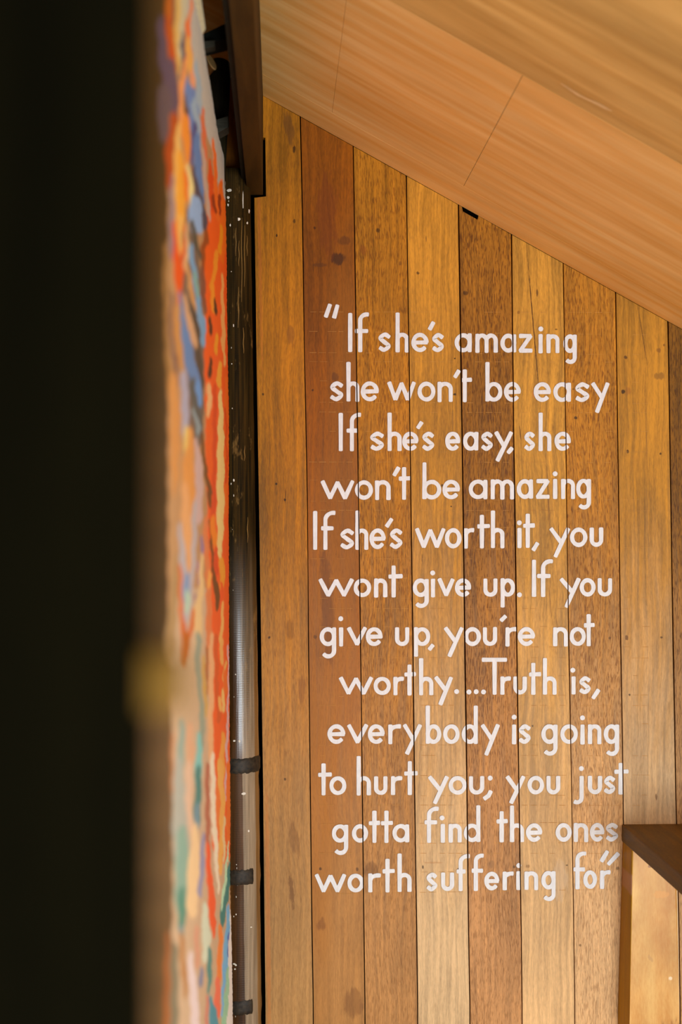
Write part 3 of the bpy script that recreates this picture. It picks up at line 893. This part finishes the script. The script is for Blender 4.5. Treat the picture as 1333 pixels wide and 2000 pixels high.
# upright dark post behind the gap
bm = bmesh.new()
c = on_y(428, 130, -0.22)
n = 28
pts, rad = [], []
for k in range(12):
    a = k / 11.0
    zz = c.z + 0.012 - 0.012 * (1 - math.cos(a * math.pi / 2)) * 1.0
    pts.append((c.x, c.y, c.z + 0.014 * math.cos(a * math.pi / 2))); rad.append(max(0.0005, 0.021 * math.sin(a * math.pi / 2)))
pts.append((c.x - 0.12, c.y, 0.0)); rad.append(0.021)
tube(bm, pts, rad, n)
o = link('roof_post', bm, wood('dark_pole', (16, 15, 8), (44, 36, 14), 91.0, streak=(240, 5), rough=0.6), None, True)
tag(o, 'thin dark round-topped pole in the gap behind the painted board', 'pole')
# sawn dowel stub
stub = empty('wooden_peg', on_y(413, 122, -0.5))
tag(stub, 'small brown wooden peg with a pale sawn end above the painted board', 'peg')
cc = stub.location.copy()
ax = Vector((0.55, -0.55, 0.45)).normalized()
R_ = ax.to_track_quat('Z', 'Y').to_matrix().to_4x4()
bm = bmesh.new()
bmesh.ops.create_cone(bm, cap_ends=True, segments=20, radius1=0.0105, radius2=0.011, depth=0.06, matrix=Matrix.Translation(cc - ax * 0.03) @ R_)
child_local(link('shaft', bm, plain('peg_brown', (92, 58, 22), 0.6), stub, False))
bm = bmesh.new()
bmesh.ops.create_cone(bm, cap_ends=True, segments=20, radius1=0.0104, radius2=0.0098, depth=0.0016, matrix=Matrix.Translation(cc + ax * 0.0008) @ R_ @ Matrix.Diagonal((0.7, 1.5, 1, 1)))
child_local(link('sawn_end', bm, plain('peg_pale', (196, 154, 96), 0.6), stub)).update_tag()

# ------------------------------------------------------------------ dark foreground post
fg = empty('foreground_post', (-0.07, -2.36, 0.0))
tag(fg, 'near-black timber post right beside the camera, blurred down the left of the photo', 'post')
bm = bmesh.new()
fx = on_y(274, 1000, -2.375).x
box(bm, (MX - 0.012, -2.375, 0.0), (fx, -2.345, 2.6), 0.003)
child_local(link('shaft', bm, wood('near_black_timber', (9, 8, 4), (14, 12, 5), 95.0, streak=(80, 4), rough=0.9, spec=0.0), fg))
bm = bmesh.new()
pc = on_y(300, 1330, -2.36)
box(bm, (fx - 0.004, -2.366, pc.z - 0.0072), (on_y(362, 1330, -2.36).x, -2.354, pc.z + 0.0072), 0.002)
child_local(link('peg', bm, wood('peg_ochre', (84, 58, 4), (108, 76, 8), 96.0, along='x', rough=0.6), fg))['label'] = 'ochre wooden peg'

# ------------------------------------------------------------------ counter board and post at lower right
pw = 1028.0
shelf_l = on_y(1215, 1610).x
zt, zb = on_y(1215, 1610).z, on_y(1215, 1643).z
shelf = empty('counter_board', (shelf_l + 0.6, -0.35, zb))
tag(shelf, 'dark brown timber board fixed level to the wall at the lower right', 'shelf board')
top_mat = wood('shelf_dark', (88, 66, 14), (132, 102, 40), 101.0, along='y', streak=(70, 5), patch=0.3, rough=0.55,
               spec=0.3)
bm = bmesh.new()
box(bm, (shelf_l, -0.44, zb), (shelf_l + 1.1, 0.0, zt), 0.0025)
child_local(link('board', bm, top_mat, shelf))

post = empty('pine_post', (on_y(1280, 2000, -0.04).x, -0.04, 0.0))
tag(post, 'yellow pine stud standing against the plank wall under the dark board', 'post')
pm = wood('pine_yellow', (204, 136, 44), (230, 182, 100), 111.0, dash=0.0, streak=(30, 3), patch_scale=(16, 7), patch=0.22, rough=0.38, tint=(204, 128, 34),
          spots=[spot(1290, 1888, 4, 4, 0, (236, 214, 178), .8), spot(1310, 1765, 4, 4, 0, (178, 110, 64), .25), spot(1312, 1900, 6, 12, 0, (186, 112, 48), .5),
                 spot(1250, 1675, 4, 3, 0, (140, 84, 30), .8), spot(1272, 1728, 18, 8, 0, (222, 150, 58), .5), spot(1290, 2030, 46, 60, 0, (150, 88, 8), .85),
                 spot(1244, 1990, 5, 3, 0, (70, 36, 10), .9), spot(1272, 1985, 3, 2, 0, (90, 46, 10), .8), spot(1252, 1850, 4, 8, .5, (176, 128, 70), .5)], spec=0.45)
zpt = zb - 0.0005


def at_z(px1, py1, px2, py2, y, z):
    a, b = on_y(px1, py1, y), on_y(px2, py2, y)
    t = (z - a.z) / (b.z - a.z)
    return Vector((a.x + (b.x - a.x) * t, y, z))


z_low = on_y(1230, 2000, -0.07).z
def ring(z):
    zz = max(z, z_low)
    r = [at_z(1217, 1645, 1207, 2000, -0.0012, zz), at_z(1235, 1663, 1230.5, 2000, -0.072, zz), at_z(1323, 1740, 1328, 2000, -0.072, zz),
         at_z(1311, 1730, 1314, 2000, -0.0012, zz)]
    for v in r: v.z = z
    return r


bm = bmesh.new()
r0, r1, r2 = ring(0.0), ring(z_low), ring(zpt)
vs = [[bm.verts.new(p) for p in r] for r in (r0, r1, r2)]
bm.faces.new(vs[0][::-1]); bm.faces.new(vs[2])
for a, b in zip(vs, vs[1:]):
    for k in range(4): bm.faces.new((a[k], a[(k + 1) % 4], b[(k + 1) % 4], b[k]))
bmesh.ops.bevel(bm, geom=[e for e in bm.edges if abs(e.verts[0].co.z - e.verts[1].co.z) > 0.1], offset=0.004, segments=3, affect='EDGES', profile=0.5)
shaded_side = wood('pine_shaded_side', (168, 122, 12), (196, 146, 24), 113.0, streak=(50, 3), patch=0.2,
             spots=[(on_y(1225, 1720, -0.035).x, on_y(1225, 1720, -0.035).z, .03, .02, 0, (186, 140, 116), .6)])
stud = child_local(link('stud', bm, pm, post))
stud.data.materials.append(shaded_side)
for f in stud.data.polygons:
    if f.normal.x < -0.5: f.material_index = 1  # left face: its shaded tone is put into the colour

# ------------------------------------------------------------------ hand-painted lettering
SW = 8.2                                 # brush width in pixels
HW = SW / 2


def arc(cx, cy, rx, ry, a0, a1, n=14):
    return [(cx + rx * math.cos(math.radians(a0 + (a1 - a0) * k / n)), cy - ry * math.sin(math.radians(a0 + (a1 - a0) * k / n))) for k in range(n + 1)]


def catmull(P, n=6):
    P = [P[0]] + P + [P[-1]]
    out = []
    for i in range(1, len(P) - 2):
        for k in range(n):
            t = k / n
            out.append(tuple(0.5 * (2 * P[i][j] + (P[i + 1][j] - P[i - 1][j]) * t + (2 * P[i - 1][j] - 5 * P[i][j] + 4 * P[i + 1][j] - P[i + 2][j]) * t * t
                                    + (3 * P[i][j] - P[i - 1][j] - 3 * P[i + 1][j] + P[i + 2][j]) * t ** 3) for j in (0, 1)))
    out.append(P[-2])
    return out


def glyph(ch, a, yb, yx, ya):
    """centre lines of a letter. a = measured edges in photo pixels, yb/yx/ya = outer baseline, x-height and ascender rows"""
    b, t, A = yb - HW, yx + HW, ya + HW
    m, h = (b + t) / 2, (b - t)
    if ch in 'abdeghmnopqrsuvwxyz':
        l, r = a[0] + HW, a[1] - HW
        c, rx, ry = (l + r) / 2, (r - l) / 2, h / 2
    ell = lambda: arc(c, m, rx, ry, 90, 450, 28)
    if ch == 'o': return [ell()]
    if ch == 'a': return [ell(), [(r, t - 1.5), (r, b + 2)]]
    if ch == 'b': return [[(l, A - HW + 1), (l, b + 2)], ell()]
    if ch == 'd': return [[(r, A - HW + 1), (r, b + 2)], ell()]
    if ch == 'e': return [arc(c, m, rx, ry, 2, 318, 24), [(l + 1, m + .4), (r + 1.5, m - .2)]]
    if ch == 'g':
        d = a[2] - HW
        rr = (r - l) * 0.46
        return [ell(), [(r, t - 1.5), (r, d - rr)] + arc(r - rr, d - rr, rr, rr, -15, -140, 10)]
    if ch == 'h': return [[(l, A - HW + 1), (l, b + 3)], arc(c, t + rx * .95, rx, rx * .95, 165, 0, 12) + [(r, b + 3)]]
    if ch == 'n': return [[(l, t - 2), (l, b + 3)], arc(c, t + rx * .95, rx, rx * .95, 165, 0, 12) + [(r, b + 3)]]
    if ch == 'm':
        q = (r - l) / 4
        return [[(l, t - 2), (l, b + 3)], arc(l + q, t + q * 1.15, q, q * 1.15, 165, 0, 10) + [(l + 2 * q, b + 3)], arc(l + 3 * q, t + q * 1.15, q, q * 1.15, 165, 0, 10) + [(r, b + 3)]]
    if ch == 'p': return [[(l, t - 2), (l, a[2] - 2)], ell()]
    if ch == 'r':
        return [[(l, t - 2), (l, b + 3)], [(l, t + 9)] + arc(l + (r - l) * .95, t + 9, (r - l) * .95, 9, 150, 80, 8)]
    if ch == 's':
        return [catmull([(r + .5, t + h * .16), (c + .5, t), (l + .6, t + h * .24), (c, m), (r - .3, b - h * .25), (c - .5, b), (l - .5, b - h * .14)])]
    if ch == 'u': return [[(l, t - 2), (l, b - rx)] + arc(c, b - rx, rx, rx, 180, 360, 12) + [(r, t - 2)]]
    if ch == 'v': return [[(l, t - 2), (c, b)], [(r, t - 2), (c, b)]]
    if ch == 'w':
        q = (r - l) / 4
        return [[(l, t - 2), (l + q, b)], [(l + q, b), (c, t)], [(c, t), (r - q, b)], [(r - q, b), (r, t - 2)]]
    if ch == 'y':
        bx, by = a[2], a[3] - 3
        s = (b - 4 - (t - 2)) / (by - (t - 2))
        jx = r + (bx - r) * s
        return [[(l, t - 2), (jx, b - 4)], [(r, t - 2), (bx, by)]]
    if ch == 'z': return [[(l - 1, t), (r - 1, t)], [(r - 1, t), (l, b)], [(l - 1, b), (r + 1, b)]]
    if ch == 'i': return [[(a[0], t - 2), (a[0], b + 3)], ('dot', a[1], a[2])]
    if ch == 'j': return [[(a[0], t - 2), (a[0], a[3] - 13)] + arc(a[0] - 9, a[3] - 13, 9, 9, 0, -120, 8), ('dot', a[1], a[2])]
    if ch == 'I': return [[(a[0], A - 2), (a[0], b + 3)]]
    if ch == 'T': return [[(a[1] + 2, a[2]), (a[3] - 2, a[2])], [(a[0], a[2]), (a[0], b + 3)]]
    if ch == 't':                                    # stem x, top, bar left, bar right, bar y
        return [[(a[0], a[1] + 2), (a[0], b + 3)], [(a[2] + 2, a[4] + .4), (a[3] - 2, a[4] - .4)]]
    if ch == 'f':                                    # stem x, hook right, top, bar left, bar right, bar y
        rr = a[1] - a[0] - 3
        return [[(a[0], b + 3), (a[0], a[2] + HW + rr)] + arc(a[0] + rr, a[2] + HW + rr * .9, rr, rr * .9, 175, 80, 9), [(a[3] + 2, a[5]), (a[4] - 2, a[5])]]
    if ch in "',":
        return [[(a[0], a[1]), (a[2], a[3])]]
    if ch == '.': return [('dot', a[0], a[1])]
    if ch == ';': return [('dot', a[0], a[1]), [(a[2], a[3]), (a[2] - 4, a[3] + 8), (a[4], a[5])]]
    raise ValueError(ch)


# (label, baseline left/right, x-height left/right, ascender, letters)
LINES = [
    ('If she’s amazing', 686.5, 690, 648, 654, 611, [
        ("'", 645, 595, 637, 618), ("'", 659.5, 596.5, 653, 620.5),
        ('I', 684.5), ('f', 704, 720, 610, 693, 719.6, 646.5), ('s', 739, 764), ('h', 773, 799), ('e', 804, 837.6), ("'", 847, 630, 840, 643), ('s', 844, 868),
        ('a', 888.5, 922), ('m', 929, 973), ('a', 978, 1009), ('z', 1013, 1042), ('i', 1056.6, 1057, 642.4), ('n', 1068, 1093.6), ('g', 1101, 1127.4, 711)]),
    ('she won’t be easy', 783.5, 785.5, 744.5, 747, 708, [
        ('s', 644.5, 671.5), ('h', 677, 702.6), ('e', 705, 740.4), ('w', 756.6, 813.3), ('o', 816, 851), ('n', 855, 885), ("'", 897, 724, 889.5, 736),
        ('t', 908.4, 721.5, 902, 922.5, 742), ('b', 948.6, 982), ('e', 985, 1018), ('e', 1043, 1077), ('a', 1081.5, 1116), ('s', 1123.6, 1152.5), ('y', 1154.7, 1191.7, 1167, 807)]),
    ('If she’s easy, she', 880.5, 880.5, 843, 843, 806.5, [
        ('I', 666), ('f', 687.8, 704.8, 806, 677, 700, 841), ('s', 723, 751), ('h', 757.4, 785), ('e', 786, 818), ("'", 824, 825, 817, 835.5), ('s', 824.7, 849),
        ('e', 870, 899.8), ('a', 905, 935), ('s', 940, 963.5), ('y', 966, 1003, 972.5, 902), (',', 1000.5, 875.5, 993.5, 884), ('s', 1024, 1046), ('h', 1052.6, 1077.7), ('e', 1083.6, 1116)]),
    ('won’t be amazing', 976.5, 973.5, 938.5, 934.5, 904, [
        ('w', 626.5, 693), ('o', 693.7, 729), ('n', 733, 763.4), ("'", 779, 913.5, 770.5, 928), ('t', 789.8, 912.4, 779.6, 803, 934.5), ('b', 825.5, 862.5), ('e', 864.6, 899),
        ('a', 916, 952.7), ('m', 959, 1004.8), ('a', 1010, 1041.8), ('z', 1047, 1075.5), ('i', 1085, 1085, 925.4), ('n', 1096.6, 1124), ('g', 1126, 1155, 995)]),
    ('If she’s worth it, you', 1073.5, 1067.5, 1032.5, 1030, 998, [
        ('I', 616), ('f', 636, 654.5, 997.5, 627, 652, 1031.8), ('s', 664.8, 692.4), ('h', 694.5, 720), ('e', 722, 754), ("'", 765, 1014.5, 756, 1028), ('s', 761.5, 786.9),
        ('w', 811, 871), ('o', 869.5, 902), ('r', 906.5, 928), ('t', 941.9, 1005.6, 932.4, 957.5, 1027.7), ('h', 959.4, 986), ('i', 1015.3, 1015, 1021),
        ('t', 1031.5, 1003, 1022.3, 1046, 1026.6), (',', 1050.5, 1061, 1042.5, 1074), ('y', 1073, 1114.7, 1085.5, 1090), ('o', 1114, 1148), ('u', 1152.5, 1179)]),
    ('wont give up. If you', 1166.5, 1165, 1130, 1129, 1093, [
        ('w', 622, 692), ('o', 691, 725.6), ('n', 731, 757), ('t', 769.3, 1104, 758.8, 786.9, 1125.7), ('g', 806.6, 838, 1187.5), ('i', 846.3, 845.7, 1119), ('v', 855, 889), ('e', 889, 921),
        ('u', 944.6, 972.4), ('p', 978.3, 1006.7, 1187), ('.', 1015.3, 1161.7), ('I', 1043.7), ('f', 1061.5, 1079, 1092, 1049.9, 1076, 1125), ('y', 1093, 1135, 1107, 1187.5), ('o', 1133, 1164), ('u', 1168, 1196.5)]),
    ('give up, you’re not', 1262, 1261.5, 1225, 1224.5, 1190, [
        ('g', 624.8, 657, 1286), ('i', 666.7, 666, 1208.4), ('v', 677.8, 717.5), ('e', 714.8, 748), ('u', 772, 800), ('p', 809, 841, 1283), (',', 846, 1260, 839.5, 1268),
        ('y', 867, 906.5, 878.5, 1284), ('o', 907, 940), ('u', 943.7, 971.6), ("'", 988, 1203.5, 980, 1211.5), ('r', 987.8, 1011), ('e', 1012, 1045.8), ('n', 1081, 1110), ('o', 1113.3, 1145),
        ('t', 1150.6, 1199.4, 1141, 1163, 1221)]),
    ('worthy....Truth is,', 1358, 1355.5, 1322, 1320.5, 1286, [
        ('w', 662, 729.6), ('o', 730, 764), ('r', 768.8, 790.4), ('t', 800.4, 1297.5, 790.4, 813, 1317), ('h', 819, 847), ('y', 848.4, 885.7, 861, 1378), ('.', 892.5, 1350.7),
        ('.', 916.5, 1351.5), ('.', 930.6, 1351), ('.', 945, 1351.5), ('T', 966.7, 941.5, 1288.6, 991), ('r', 977.8, 999.4), ('u', 1003.4, 1029.6), ('t', 1042.3, 1294, 1034, 1058, 1317),
        ('h', 1061, 1088), ('i', 1121, 1119.5, 1309), ('s', 1131.7, 1155), (',', 1169.5, 1348, 1159.5, 1363)]),
    ('everybody is going', 1453, 1453, 1414.5, 1414.5, 1379, [
        ('e', 640, 675), ('v', 677.8, 720), ('e', 718.8, 752), ('r', 758.8, 784.4), ('y', 787, 825, 795.5, 1475), ('b', 832, 862.5), ('o', 866, 898.4), ('d', 902.4, 934), ('y', 939, 977, 950.5, 1476.5),
        ('i', 1004.8, 1004.8, 1400.6), ('s', 1013.4, 1037.7), ('g', 1058, 1089.6, 1476), ('o', 1095, 1129.5), ('i', 1138.5, 1138.5, 1402), ('n', 1149, 1175.5), ('g', 1180, 1210, 1476.5)]),
    ('to hurt you; you just', 1553, 1551, 1516, 1515, 1477, [
        ('t', 632.4, 1491, 621.6, 648.6, 1513), ('o', 643.7, 677), ('h', 697, 725), ('u', 731, 757.4), ('r', 764, 787), ('t', 801, 1486.8, 790, 817, 1510.5), ('y', 835.8, 877.6, 850, 1571),
        ('o', 876.8, 912), ('u', 916.5, 946.5), (';', 958, 1519.7, 959, 1546, 946.5, 1560), ('y', 987.8, 1027, 999, 1571), ('o', 1031, 1063.4), ('u', 1068, 1095),
        ('j', 1136.8, 1136.3, 1501, 1571), ('u', 1149, 1176.8), ('s', 1180, 1203), ('t', 1213, 1489.5, 1201, 1228.5, 1507)]),
    ('gotta find the ones', 1646, 1643.5, 1610, 1607, 1574, [
        ('g', 648.6, 680.5, 1670), ('o', 687.8, 719.4), ('t', 731.8, 1583.4, 720.5, 743, 1607.5), ('t', 755.3, 1583.4, 744.5, 768, 1607.5), ('a', 767, 799.8),
        ('f', 838.5, 856, 1575.3, 829.5, 855, 1606), ('i', 865.5, 864, 1597.5), ('n', 876.8, 902.5), ('d', 906.5, 939), ('t', 980.5, 1584, 970.5, 993, 1604), ('h', 996.7, 1024), ('e', 1028, 1060),
        ('o', 1086, 1117.4), ('n', 1121.4, 1149.8), ('e', 1153, 1181.4), ('s', 1183.6, 1208.4)]),
    ('worth suffering for', 1744, 1735, 1707, 1699, 1668, [
        ('w', 614.9, 677), ('o', 678.9, 711.5), ('r', 719.6, 744.5), ('t', 757.4, 1677, 747.7, 772, 1701.4), ('h', 776.9, 804.4), ('s', 833, 855), ('u', 862, 887.6),
        ('f', 900.3, 917, 1668, 891.7, 910, 1702), ('f', 930, 945, 1667, 921.5, 944, 1700.6), ('e', 946.5, 976), ('r', 982.4, 1004.8), ('i', 1013.2, 1014, 1690.6), ('n', 1025, 1052), ('g', 1058, 1086, 1760),
        ('f', 1128.7, 1144.4, 1662.8, 1121, 1143.5, 1698), ('o', 1140, 1166.8), ('r', 1172.7, 1193.8), ("'", 1187, 1663, 1176, 1681.5), ("'", 1208, 1667.5, 1189.5, 1687.5)]),
]


def ribbon(bm, pts, yy):
    """a brush mark of even width with blunt rounded ends"""
    # drop coincident points
    P = [pts[0]]
    for p in pts[1:]:
        if math.hypot(p[0] - P[-1][0], p[1] - P[-1][1]) > 0.6: P.append(p)
    closed = math.hypot(P[0][0] - P[-1][0], P[0][1] - P[-1][1]) < 2.5 and len(P) > 8
    if not closed and len(P) == 2:                    # let a straight stroke waver a little
        (x0, y0), (x1, y1) = P
        P = [(x0 + (x1 - x0) * t, y0 + (y1 - y0) * t) for t in (0, .25, .5, .75, 1)]
    n = len(P)
    ph = random.uniform(0, 6.28)
    L, R = [], []
    for i in range(n):
        a = P[(i - 1) % (n - 1)] if closed and i == 0 else P[max(i - 1, 0)]
        b = P[1] if closed and i == n - 1 else P[min(i + 1, n - 1)]
        tx, ty = b[0] - a[0], b[1] - a[1]
        q = math.hypot(tx, ty) or 1
        nx_, ny_ = -ty / q, tx / q
        w = HW * (1 + 0.05 * math.sin(ph + i * 0.9)) * random.uniform(0.97, 1.03)
        if closed and i == n - 1: L.append(L[0]); R.append(R[0]); continue
        L.append((P[i][0] + nx_ * w, P[i][1] + ny_ * w)); R.append((P[i][0] - nx_ * w, P[i][1] - ny_ * w))
    lv = [bm.verts.new(on_y(x, y, yy)) for x, y in L]
    rv = [bm.verts.new(on_y(x, y, yy)) for x, y in R]
    for i in range(n - 1):
        bm.faces.new((lv[i], lv[i + 1], rv[i + 1], rv[i]))
    if not closed:
        for e, s in ((0, -1), (n - 1, 1)):
            a, b = (P[0], P[1]) if e == 0 else (P[-1], P[-2])
            dx, dy = a[0] - b[0], a[1] - b[1]
            q = math.hypot(dx, dy) or 1
            dx, dy = dx / q, dy / q
            blunt = random.uniform(0.35, 0.6)
            fan = []
            for k in range(1, 6):
                ang = math.pi * k / 6
                u, v = math.cos(ang), math.sin(ang) ** 0.6
                px = P[e][0] + (L[e][0] - P[e][0]) * u + dx * HW * blunt * v
                py = P[e][1] + (L[e][1] - P[e][1]) * u + dy * HW * blunt * v
                fan.append(bm.verts.new(on_y(px, py, yy)))
            try: bm.faces.new([lv[e]] + fan + [rv[e]])
            except ValueError: pass


def paint_mat():
    t = NT('white_wall_paint')
    x, y, z = t.xyz()
    n = t.noise(t.comb(t.math('MULTIPLY', x, 160.0), 0.0, t.math('MULTIPLY', z, 60.0)), 1.0, 4.0, 0.6)
    t.bump(n, 0.15, 0.0008)
    return t.done(t.mix(t.rng(n, 0.3, 0.7), lin((210, 210, 210)), lin((226, 227, 229))), 0.6, 0.2)


paint = paint_mat()
quote = empty('painted_quote', on_y(905, 1750))
tag(quote, 'twelve lines of white hand-painted lettering across the plank wall', 'lettering')
for (txt, bl, br, xl_, xr_, asc, letters) in LINES:
    bm0 = bmesh.new()
    line = empty('text_line', (0, 0, 0))
    bm0.free()
    line.parent = quote
    line.matrix_parent_inverse = Matrix.Translation(-quote.location)
    line['label'] = 'painted words “%s”' % txt
    for item in letters:
        ch, a = item[0], item[1:]
        t = (a[0] - 620.0) / 580.0
        yb, yx = bl + (br - bl) * t, xl_ + (xr_ - xl_) * t
        bm = bmesh.new()
        for k, st in enumerate(glyph(ch, a, yb, yx, asc)):
            yy = -0.0011 - 0.00006 * k
            if st[0] == 'dot':
                r = 4.9
                bm.faces.new([bm.verts.new(on_y(st[1] + r * math.cos(q * math.pi / 8) * random.uniform(.95, 1.03), st[2] + r * math.sin(q * math.pi / 8) * random.uniform(.95, 1.03), yy)) for q in range(16)])
            else:
                ribbon(bm, st, yy)
        # paint does not bridge the joints between planks
        xs = [v.co.x for v in bm.verts]; zs = [v.co.z for v in bm.verts]
        zc = (min(zs) + max(zs)) / 2
        row = (yb + yx) / 2
        for S, g in zip(SEAMS[1:9], GAPS[1:9]):
            s0, s1 = on_y(interp(S, row - 40), row - 40), on_y(interp(S, row + 40), row + 40)
            if min(xs) - 0.004 < (s0.x + s1.x) / 2 < max(xs) + 0.004:
                d = (s1 - s0).normalized(); nrm = Vector((-d.z, 0, d.x))
                if nrm.x < 0: nrm = -nrm
                half = g / 2 / 1028.0 + 0.0001
                for sg in (-1, 1):
                    bmesh.ops.bisect_plane(bm, geom=bm.verts[:] + bm.edges[:] + bm.faces[:], plane_co=s0 + nrm * half * sg, plane_no=nrm, dist=1e-6)
                kill = [f for f in bm.faces if abs((f.calc_center_median() - s0).dot(nrm)) < half]
                if kill: bmesh.ops.delete(bm, geom=kill, context='FACES')
        for f in bm.faces:
            f.normal_update()
            if f.normal.y > 0: f.normal_flip()
        me = bpy.data.meshes.new('letter')
        bm.to_mesh(me); bm.free()
        me.materials.append(paint)
        nm = {"'": 'quotation_mark', ',': 'comma', '.': 'full_stop', ';': 'semicolon'}.get(ch, 'letter')
        o = bpy.data.objects.new(nm, me)
        COL.objects.link(o)
        o.parent = line

# chalked guide lines under the lettering
bm = bmesh.new()
for (txt, bl, br, xl_, xr_, asc, letters) in LINES:
    for y0, y1, pr in ((bl + 2, br + 2, .55), (xl_ - 1, xr_ - 1, .5), (asc - 2, asc - 1, .7)):
        for s0 in range(604, 1270, 18):
            if random.random() > pr: continue
            if any(abs(interp(S, y0) - s0 - 9) < 11 for S in SEAMS[1:9]): continue
            x0, x1 = s0 + random.uniform(0, 4), s0 + random.uniform(12, 18)
            f = lambda x: y0 + (y1 - y0) * (x - 620) / 580.0
            hgt = random.uniform(.25, .6)
            bm.faces.new([bm.verts.new(on_y(x, y, -0.0005)) for x, y in ((x0, f(x0)), (x1, f(x1)), (x1, f(x1) + hgt), (x0, f(x0) + hgt))])
o = link('guide_lines', bm, plain('chalk_line', (190, 138, 72), 0.8), quote)
o.matrix_parent_inverse = Matrix.Translation(-quote.location)
o['kind'] = 'stuff'
o['label'] = 'faint chalked guide lines'
